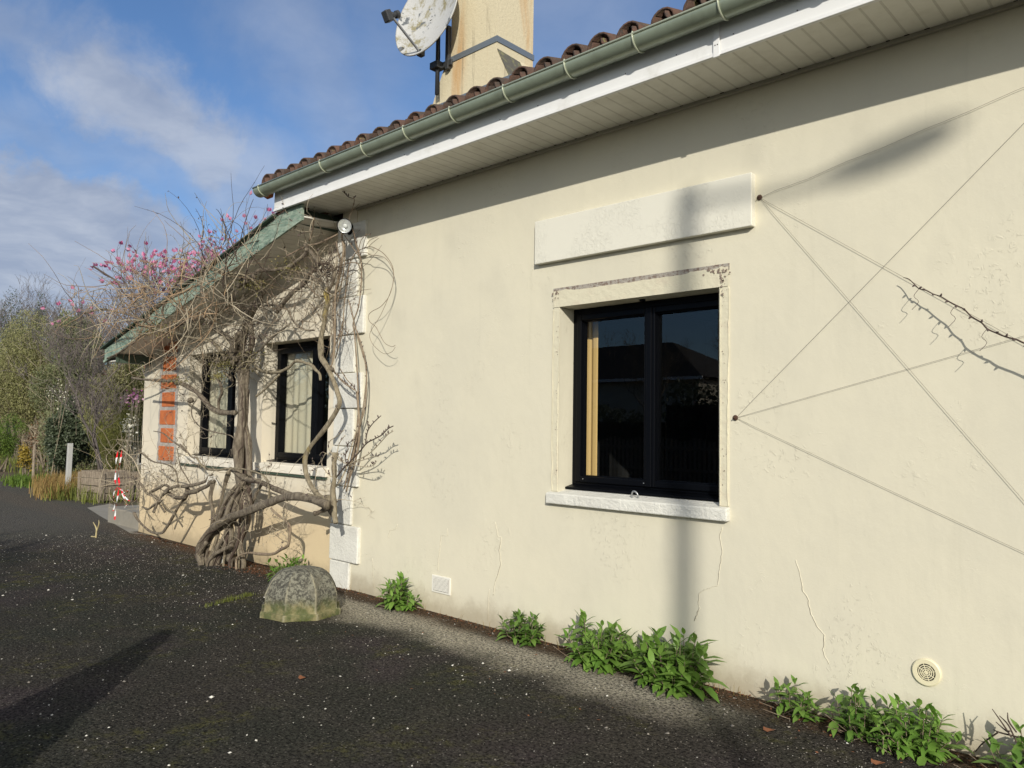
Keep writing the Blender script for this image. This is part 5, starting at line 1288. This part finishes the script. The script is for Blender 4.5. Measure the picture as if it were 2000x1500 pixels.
# wooden crates
def crate(cu, cv, W_, D_, H_, rot, lab):
    c_ = G(cu, cv); cr = thing('wooden_planter', lab, 'planter', c_, 'wooden planters beyond the step'); ca, sa = math.cos(rot), math.sin(rot)
    def tr(m_): m_.v = [(c_[0]+v[0]*ca-v[1]*sa, c_[1]+v[0]*sa+v[1]*ca, v[2]) for v in m_.v]
    for (sx, sy) in ((-1, -1), (1, -1), (1, 1), (-1, 1)):
        m_ = MB(); m_.box((sx*W_/2-.04, sy*D_/2-.04, 0), (sx*W_/2+.04, sy*D_/2+.04, H_+.03)); tr(m_); m_.build('post', M_wood, cr)
    m_ = MB(); k = 0; z = .04
    while z < H_-.05:
        m_.box((-W_/2+.04, -D_/2-.02, z), (W_/2-.04, -D_/2+.005, z+.13)); m_.box((-W_/2+.04, D_/2-.005, z), (W_/2-.04, D_/2+.02, z+.13))
        m_.box((-W_/2-.02, -D_/2+.04, z), (-W_/2+.005, D_/2-.04, z+.13)); m_.box((W_/2-.005, -D_/2+.04, z), (W_/2+.02, D_/2-.04, z+.13)); z += .145
    tr(m_); m_.build('side_boards', M_wood, cr)
    m_ = MB(); m_.box((-W_/2+.01, -D_/2+.01, H_-.16), (W_/2-.01, D_/2-.01, H_-.10)); tr(m_); m_.build('earth', M_soil, cr)
crate(205, 978, .75, .6, .55, .2, 'grey wooden planter box left of the barrier tape'); crate(250, 974, .8, .7, .50, .1, 'wooden planter box close to the wing corner')

def canopy(name, label, cat, u, vb, Yd, uw, vt, vbot, mt, n, leaf, trunk=True, ncl=14, aspect=.45, group=None, up=None, stems=0, stem_mt=None, depth=.8, rough=.35, z0=None):
    """shrub whose crown spans uw px around u and vt..vbot px when seen from the photo's spot, standing at depth Yd (world Y)"""
    c_ = P(u, (vt+vbot)/2, Yd); top = P(u, vt, Yd)[2]; bot = max(P(u, vbot, Yd)[2], .05) if z0 is None else z0
    d_ = float((c_-CAM) @ _f); hw = .5*uw*d_/F_PX
    base = np.array([c_[0], Yd, 0.0]); th = thing(name, label, cat, base, group)
    cz = (top+bot)/2; hh = (top-bot)/2
    # perpendicular (screen) horizontal direction and depth direction
    e1 = np.array([math.cos(YAW), math.sin(YAW), 0]); e2 = np.array([-math.sin(YAW), math.cos(YAW), 0])
    C_ = []
    for k in range(ncl):
        q_ = rng.normal(size=3); q_ /= np.linalg.norm(q_); rr = rng.uniform(.25, .85)
        C_.append((base+e1*q_[0]*rr*hw+e2*q_[1]*rr*hw*depth+np.array([0, 0, cz+q_[2]*rr*hh]), rng.uniform(.22, .48)))
    C_.append((base+np.array([0, 0, cz]), .6))
    pr = np.array([r**2 for _, r in C_]); pr /= pr.sum(); idx = rng.choice(len(C_), n, p=pr)
    cc = np.array([C_[i][0] for i in idx]); rr = np.array([C_[i][1] for i in idx])
    q_ = rng.normal(size=(n, 3)); q_ /= np.linalg.norm(q_, axis=1)[:, None]; rad = rng.random(n)**rough
    pts = cc+(e1[None]*q_[:, :1]*hw+e2[None]*q_[:, 1:2]*hw*depth+np.array([[0, 0, 1.]])*q_[:, 2:]*hh)*(rr*rad)[:, None]
    pts[:, 2] = np.maximum(pts[:, 2], .03)
    leaves('crown', pts, leaf, mt, th, aspect, up)
    if trunk:
        m_ = MB()
        for k in range(3+ncl//3):
            e = C_[rng.integers(len(C_))][0]; r0 = base+np.array([rng.normal(0, hw*.12), rng.normal(0, .1), 0]); mid = (r0+e)/2+rng.normal(0, hw*.08, 3)
            m_.tube([r0, mid, e], [.05*hh/1.5, .03*hh/1.5, .008], 6, smooth=3)
        m_.build('trunk', M_bark, th, smooth=True)
    if stems:
        a_ = pts[rng.integers(n, size=stems)]; dirs = rng.normal(size=(stems, 3))*.5+np.array([0, 0, 1.0]); dirs /= np.linalg.norm(dirs, axis=1)[:, None]
        L_ = rng.uniform(.2, .7, stems)[:, None]*hh*.5
        stick_array('twigs', a_, a_+dirs*L_, .008, .003, stem_mt or M_twig, th)
    return th, base, top
G1 = 'shrubs at the far left'
canopy('shrub', 'tall olive green feathery shrub at the left edge', 'shrub', 40, 945, 4.0, 200, 596, 935, M_olive, 52000, .11, stems=500, group=G1, aspect=.22, up=(0, 0, .8))
canopy('shrub', 'tall grey-green feathery shrub behind the dark evergreen', 'shrub', 165, 945, 3.6, 210, 585, 900, M_grgr, 56000, .10, stems=500, group=G1, aspect=.28, up=(0, 0, .6))
canopy('shrub', 'grey twiggy shrub left of the wing roof corner', 'shrub', 245, 940, 3.0, 140, 645, 900, M_olive, 24000, .09, stems=500, group=G1, aspect=.25, up=(0, 0, .6))
canopy('holly', 'dark evergreen bush with pale flowers behind the grey post', 'bush', 138, 950, 2.4, 130, 755, 940, M_holly, 18000, .085, aspect=.5, group=G1, stems=100)
canopy('bamboo', 'bright green bamboo clump at the far left edge', 'bamboo', 0, 945, 2.0, 110, 805, 950, M_bamb, 9000, .075, aspect=.2, group=G1, up=(0, 0, -.3))
canopy('broom', 'yellow-green broom bush beside the planters', 'bush', 228, 960, 2.6, 110, 775, 945, M_reed, 12000, .07, aspect=.16, group=G1, up=(0, 0, 1.6))
canopy('yellow_shrub', 'small shrub with golden yellow leaves beside the thin wooden post', 'shrub', 48, 948, 1.7, 40, 862, 948, M_yell, 650, .07, aspect=.5, group=G1)
canopy('conifer', 'dark green conifer showing above the shrubs at the left edge', 'tree', 20, 945, 9.0, 110, 572, 800, M_holly, 9000, .14, aspect=.3, group='evergreens above the shrubs', z0=.3)
canopy('conifer', 'narrower dark green conifer right of the other', 'tree', 70, 945, 8.0, 60, 585, 800, M_holly, 5000, .13, aspect=.3, group='evergreens above the shrubs', z0=.3)
canopy('shrub', 'brown leafless thicket low behind the dry grass', 'shrub', 95, 950, 3.2, 130, 790, 945, M_dead, 2400, .06, aspect=.3, group=G1, stems=900)
canopy('shrub', 'dense dull green hedge shrub closing the view behind the planters', 'shrub', 260, 950, 6.0, 150, 740, 930, M_holly, 12000, .11, group=G1, z0=.05)
# blossoms
def blossoms(name, lab, u, v, e, y, n, mt, sz): 
    pts = np.array([P(u+rng.normal(0, e[0]), v+rng.normal(0, e[1]), y+rng.normal(0, .1)) for _ in range(n)])
    th = thing(name, lab, 'shrub', pts.mean(0)*np.array([1, 1, 0])); leaves('flowers', pts, sz, mt, th, .7)
    b_ = pts.mean(0).copy(); b_[2] = 0; k = min(9, n); stick_array('stems', np.repeat(b_[None], k, 0)+rng.normal(0, .1, (k, 3))*[1, 1, 0], pts[:k], .008, .004, M_twig, th)
blossoms('flowering_shrub', 'purple and pink flowering shrub under the wing eave', 258, 778, (12, 9), 2.2, 90, M_purp, .07)
blossoms('flowering_shrub', 'white flowering shrub in front of the dark evergreen', 112, 775, (15, 14), 2.0, 110, M_wbl, .045)
blossoms('flowering_shrub', 'cream flowering shrub behind the barrier tape', 252, 835, (8, 14), 2.0, 130, M_wbl, .06)
# dry grass
pts = []
for k in range(5200):
    u = rng.uniform(58, 185); v_ = rng.uniform(955, 978)+ (6 if u > 140 else 0); q_ = G(u, v_); q_[0] += rng.normal(0, .25); q_[1] = q_[1]+abs(rng.normal(0, .5))+.05; pts.append(q_)
pts = np.array(pts); L = pts[:, 0] < -17.4
blades(pts[L], .42, .007, M_dryg, 'dry_grass', 'tall tan dry grass at the foot of the shrubs', lean=.7)
blades(pts[~L], .34, .007, M_grs, 'grass', 'yellow-green grass between the grey post and the planters', lean=.8)
pts = [G(rng.uniform(-20, 60), rng.uniform(942, 952))+np.array([rng.normal(0, .3), .3+abs(rng.normal(0, .3)), 0]) for _ in range(1800)]
blades(pts, .22, .010, M_bamb, 'ground_cover', 'low bright green ground cover at the left edge of the asphalt', 'plants', lean=.9)
pts = [np.array([rng.uniform(-60, -14.5), rng.uniform(2, 9), 0]) for _ in range(6000)]
blades(pts, .35, .012, M_grs, 'rough_grass', 'rough grass under the far shrubs', lean=.8)

# bare trees
def bare_tree(name, label, cat, base, H, spread, mt, levels=5, r0=.12, up=.35, fork=3, group=None, flowers=None, lean=(0, 0, 0), first=.3, leafy=None, twr=.0, hreal=None):
    th = thing(name, label, cat, base, group)
    A, Bp, R0, R1, tips = [], [], [], [], []
    big = MB()
    def grow(p, d, L, r, lv):
        n = 4; pts = [p]; rr = [r]
        for k in range(n):
            d = d+rng.normal(0, .10+.03*(levels-lv), 3)+np.array([0, 0, up*.10]); d /= np.linalg.norm(d); p = p+d*L/n; pts.append(p); rr.append(r*(1-.35*(k+1)/n))
        if lv >= levels-2: big.tube(pts, rr, 6 if lv == levels else 5)
        else:
            A.extend(pts[:-1]); Bp.extend(pts[1:]); R0.extend(rr[:-1]); R1.extend(rr[1:])
        if lv == 0: tips.append((p, d)); return
        m_ = fork+(1 if rng.random() < .4 else 0)
        for k in range(m_):
            e = rng.normal(size=3); e -= d*(e @ d); e /= np.linalg.norm(e)
            dd = d*rng.uniform(.6, 1.0)+e*spread*rng.uniform(.5, 1.1)+np.array([0, 0, up])*.5; dd /= np.linalg.norm(dd)
            st_ = pts[-1] if k < 2 else pts[rng.integers(1, n+1)]
            grow(st_, dd, L*rng.uniform(.62, .85), max(rr[-1]*.68, .0028+twr), lv-1)
    grow(np.array(base, float), np.array([0, 0, 1.])+np.array(lean), H*first, r0, levels)
    b_ = np.array(base, float)
    if hreal:
        allz = np.array([p[2] for p, d in tips]).max()-b_[2]; f = hreal/allz
        sc3 = lambda q: b_+(np.array(q)-b_)*f
        big.v = [tuple(sc3(v)) for v in big.v]; A = [sc3(q) for q in A]; Bp = [sc3(q) for q in Bp]; tips = [(sc3(p), d) for p, d in tips]
    big.build('trunk', mt, th, smooth=True)
    if A: stick_array('twigs', A, Bp, R0, R1, mt, th)
    if flowers:
        fm, frac, sz, zmin = flowers; V = []
        for p, d in tips:
            if rng.random() > frac or p[2] < zmin: continue
            for q_ in range(6):
                e = rng.normal(size=3); e -= d*(e @ d); e /= np.linalg.norm(e); s_ = sz*rng.uniform(.7, 1.2)
                sd_ = np.cross(d, e)
                V += [p, p+e*s_*.45+d*s_*.45+sd_*s_*.3, p+e*s_*.30+d*s_*1.15, p+e*s_*.45+d*s_*.45-sd_*s_*.3]
        np_mesh('flowers', np.array(V), 4, fm, th)['kind'] = 'stuff'
    if leafy:
        P_ = np.array([p for p, d in tips]); P_ = np.repeat(P_, leafy[1], 0)+rng.normal(0, leafy[2], (len(P_)*leafy[1], 3)); leaves('crown', P_, leafy[3], leafy[0], th, .4)
    return th
M_mag = mat('magnolia_bark', (.20, .17, .155), .9, var=(4, (.12, .10, .09), .4, .7))
def magn(label, u, vtop, yd_, wide, frac, zf):
    global rng
    rng = np.random.default_rng(int(u))
    q_ = P(u, vtop, yd_)
    bare_tree('magnolia', label, 'tree', (q_[0], yd_, 0), q_[2], wide, M_mag, 6, .055, .75, 3, flowers=(M_pink, frac, .085, q_[2]*zf), first=.24, twr=.0015, hreal=q_[2])
magn('magnolia with pink buds rising left of the wing roof', 325, 425, 2.2, .50, .28, .74)
magn('magnolia crown with pink buds close above the middle of the wing roof', 405, 420, 3.9, .50, .30, .74)
magn('magnolia crown with pink buds under the end of the main gutter', 478, 396, 3.9, .50, .38, .72)
magn('low magnolia with a few pink buds reaching over the far shrubs', 215, 575, 1.8, .60, .10, .84)
G2 = 'bare trees on the skyline'
for i, (u, yd_, top, lab) in enumerate(((10, 14, 535, 'bare tree on the skyline at the left edge'), (52, 13, 550, 'second bare tree on the skyline from the left'), (98, 15, 520, 'slender bare tree on the skyline above the olive shrub'), (205, 12, 520, 'round-headed bare grey tree on the skyline left of the magnolia'), (150, 14, 560, 'low bare tree on the skyline between the taller ones'))):
    q_ = P(u, top, yd_); bare_tree('bare_tree', lab, 'tree', (q_[0], yd_, 0), q_[2]*1.0, .55, M_mag, 6, .16, .7, 3, group=G2, first=.26, twr=.006)

# neighbour house far left, seen through the shrubs
def simple_house(label, x0, x1, y0, y1, h, ridge, wallm, roofm, wins=(), group=None, axis='x', name='neighbour_house'):
    hs = thing(name, label, 'house', ((x0+x1)/2, (y0+y1)/2, 0), group)
    m_ = MB(); m_.box((x0, y0, 0), (x1, y1, h)); m_.build('wall', wallm, hs)
    m_ = MB(); o_ = .45; ym = (y0+y1)/2; xm2 = (x0+x1)/2; hip = min((y1-y0)/2, (x1-x0)/2)
    a = [(x0-o_, y0-o_, h-.02), (x1+o_, y0-o_, h-.02), (x1+o_, y1+o_, h-.02), (x0-o_, y1+o_, h-.02)]
    b = [(x0+hip, ym, ridge), (x1-hip, ym, ridge)]
    m_.add(a+b, [(0, 1, 5, 4), (1, 2, 5), (2, 3, 4, 5), (3, 0, 4), (3, 2, 1, 0)]); m_.build('roof', roofm, hs)
    m_ = MB(); m_.box((x0-o_-.02, y0-o_-.03, h-.14), (x1+o_+.02, y0-o_+.0, h+.0)); m_.box((x0-o_-.02, y1+o_, h-.14), (x1+o_+.02, y1+o_+.03, h+.0)); m_.build('fascia', M_pvc, hs)
    for (xa, za, w_, h_, sd) in wins:
        yy = y0 if sd < 0 else y1
        f_ = MB(); f_.box((xa, yy-.03, za), (xa+w_, yy+.03, za+h_)); fo = f_.build('window', M_pvc, hs)
        g_ = MB(); g_.box((xa+.07, yy-.045, za+.07), (xa+w_-.07, yy+.045, za+h_-.07)); g_.build('pane', M_black, fo)
    return hs
simple_house('low cream house with orange tiled roof glimpsed behind the shrubs', -36, -22.5, 5.5, 13, 3.0, 4.5, M_nwall, M_nroof, ((-34, 1, 1.2, 1.2, -1), (-30, 1, 1.2, 1.2, -1), (-26, .2, 1.0, 2.1, -1)))
# distant wood closing the horizon on the left
pts = rng.uniform(0, 1, (26000, 3)); X_ = -60+pts[:, 0]*-60; Yy = -60+pts[:, 1]*140; Zz = pts[:, 2]**.8*(5.0+2.5*np.sin(Yy*.21)+1.5*np.sin(Yy*.53+1))
o = leaves('wood', np.stack([X_, Yy, Zz], 1), .9, M_holly, None, .6); tag(o, 'distant wood on the horizon beyond the shrubs', 'wood', kind='stuff')

# ================================================================== BEHIND THE CAMERA (mirrored in the window, casting the long shadows)
simple_house('pale house across the yard mirrored in the window', -36, -17.6, -33, -26, 4.0, 6.1, M_nwall, M_nroof2, ((-31, 1.6, 1.2, 1.4, 1), (-26, 1.6, 1.2, 1.4, 1)))
bare_tree('bare_tree', 'bare fruit tree across the yard mirrored in the left window pane', 'tree', (-16.6, -21.0, 0), 7.4, .65, M_bark, 5, .12, .4, 3, group='bare trees across the yard', first=.27, twr=.004)
bare_tree('bare_tree', 'bare spreading tree across the yard mirrored in the right window pane', 'tree', (-13.2, -20.5, 0), 6.6, .7, M_bark, 5, .10, .4, 3, group='bare trees across the yard', first=.27, twr=.004)
def hedge(label, x0, x1, y, h, n, mt):
    q_ = rng.uniform(0, 1, (n, 3)); pts = np.stack([x0+q_[:, 0]*(x1-x0), y+(q_[:, 1]-.5)*1.2, q_[:, 2]**.8*h*(1+.06*np.sin(q_[:, 0]*25))], 1)
    th = thing('hedge', label, 'hedge', ((x0+x1)/2, y, 0)); leaves('crown', pts, .16, mt, th, .6)
    m_ = MB(); m_.box((x0, y-.25, 0), (x1, y+.25, h*.8)); m_.build('inner_branches', M_twigd, th)
hedge('tall dark hedge across the yard mirrored in the right window pane', -13.8, -2, -17.5, 3.0, 9000, M_holly)
hedge('lower dark hedge across the yard mirrored in the left window pane', -30, -14, -17.5, 2.3, 9000, M_holly)
# picket fence
fe = thing('picket_fence', 'weathered wooden picket fence across the yard', 'fence', (-14, -15.5, 0))
m_ = MB(); 
for k in range(120): m_.box((-26+k*.16, -15.5, .05), (-26+k*.16+.09, -15.48, 1.3+.05*math.sin(k)))
m_.build('pickets', M_wood, fe); m_ = MB(); m_.box((-26, -15.478, .35), (-6.8, -15.44, .43)); m_.box((-26, -15.478, 1.0), (-6.8, -15.44, 1.08)); m_.build('rail', M_wood, fe)
bare_tree('bare_tree', 'young bare tree in the yard behind the photographer', 'tree', (-3.4, -9.4, 0), 5.2, .6, M_bark, 5, .06, .5, 3, first=.26, twr=.004, hreal=5.3)
# street lamp whose shadow crosses the wall
t_ = 11.0; lx, ly = -2.648+t_, -t_
sl_ = thing('street_lamp', 'tall street lamp across the yard throwing its shadow on the wall', 'street lamp', (lx, ly, 0))
H_ = 3.02+.62*t_
m_ = MB(); m_.tube([(lx, ly, 0), (lx, ly, H_+.14)], [.070, .056], 12); m_.build('pole', M_gmetal, sl_, smooth=True)
arm = [(lx+P(u, v)[0]+2.648, ly, P(u, v)[2]+.62*t_) for u, v in ((1335, 408), (1430, 395), (1560, 368), (1700, 318))]
m_ = MB(); m_.tube(arm, .030, 8, smooth=5); m_.build('arm', M_gmetal, sl_, smooth=True)
hd = [(lx+P(u, v)[0]+2.648, ly, P(u, v)[2]+.62*t_) for u, v in ((1600, 352), (1680, 325), (1760, 292), (1830, 262), (1880, 240))]
m_ = MB(); m_.tube(hd, [.03, .085, .095, .075, .02], 10, smooth=4); m_.build('lamp_head', M_gmetal, sl_, smooth=True)
# made-up leafy cone, added out of view to cast the shadow on the asphalt
Hc = 1.95; tip = G(325, 1236); cb_ = tip+np.array([Hc/.62, -Hc/.62, 0])
cf = thing('shadow_cone', 'made-up cone shaped evergreen added out of view to cast the long shadow', 'tree', (cb_[0], cb_[1], 0))
n = 9000; h_ = rng.random(n)**.8; a_ = rng.uniform(0, 2*math.pi, n); rr = (.46*h_**1.0+.02)*(.8+.2*rng.random(n)); zt = Hc*(1-h_*.86)
leaves('crown', np.stack([cb_[0]+rr*np.cos(a_), cb_[1]+rr*np.sin(a_), zt], 1), .06, M_holly, cf, .5, up=(0, 0, .6))
m_ = MB(); m_.lathe([(.44, Hc*.15), (.40, Hc*.2), (.0, Hc*.96)], (cb_[0], cb_[1], 0), (0, 0, 1), 16); m_.build('inner_branches', M_holly, cf)
m_ = MB(); m_.tube([(cb_[0], cb_[1], 0), (cb_[0], cb_[1], .4)], .05, 8); m_.build('trunk', M_bark, cf)
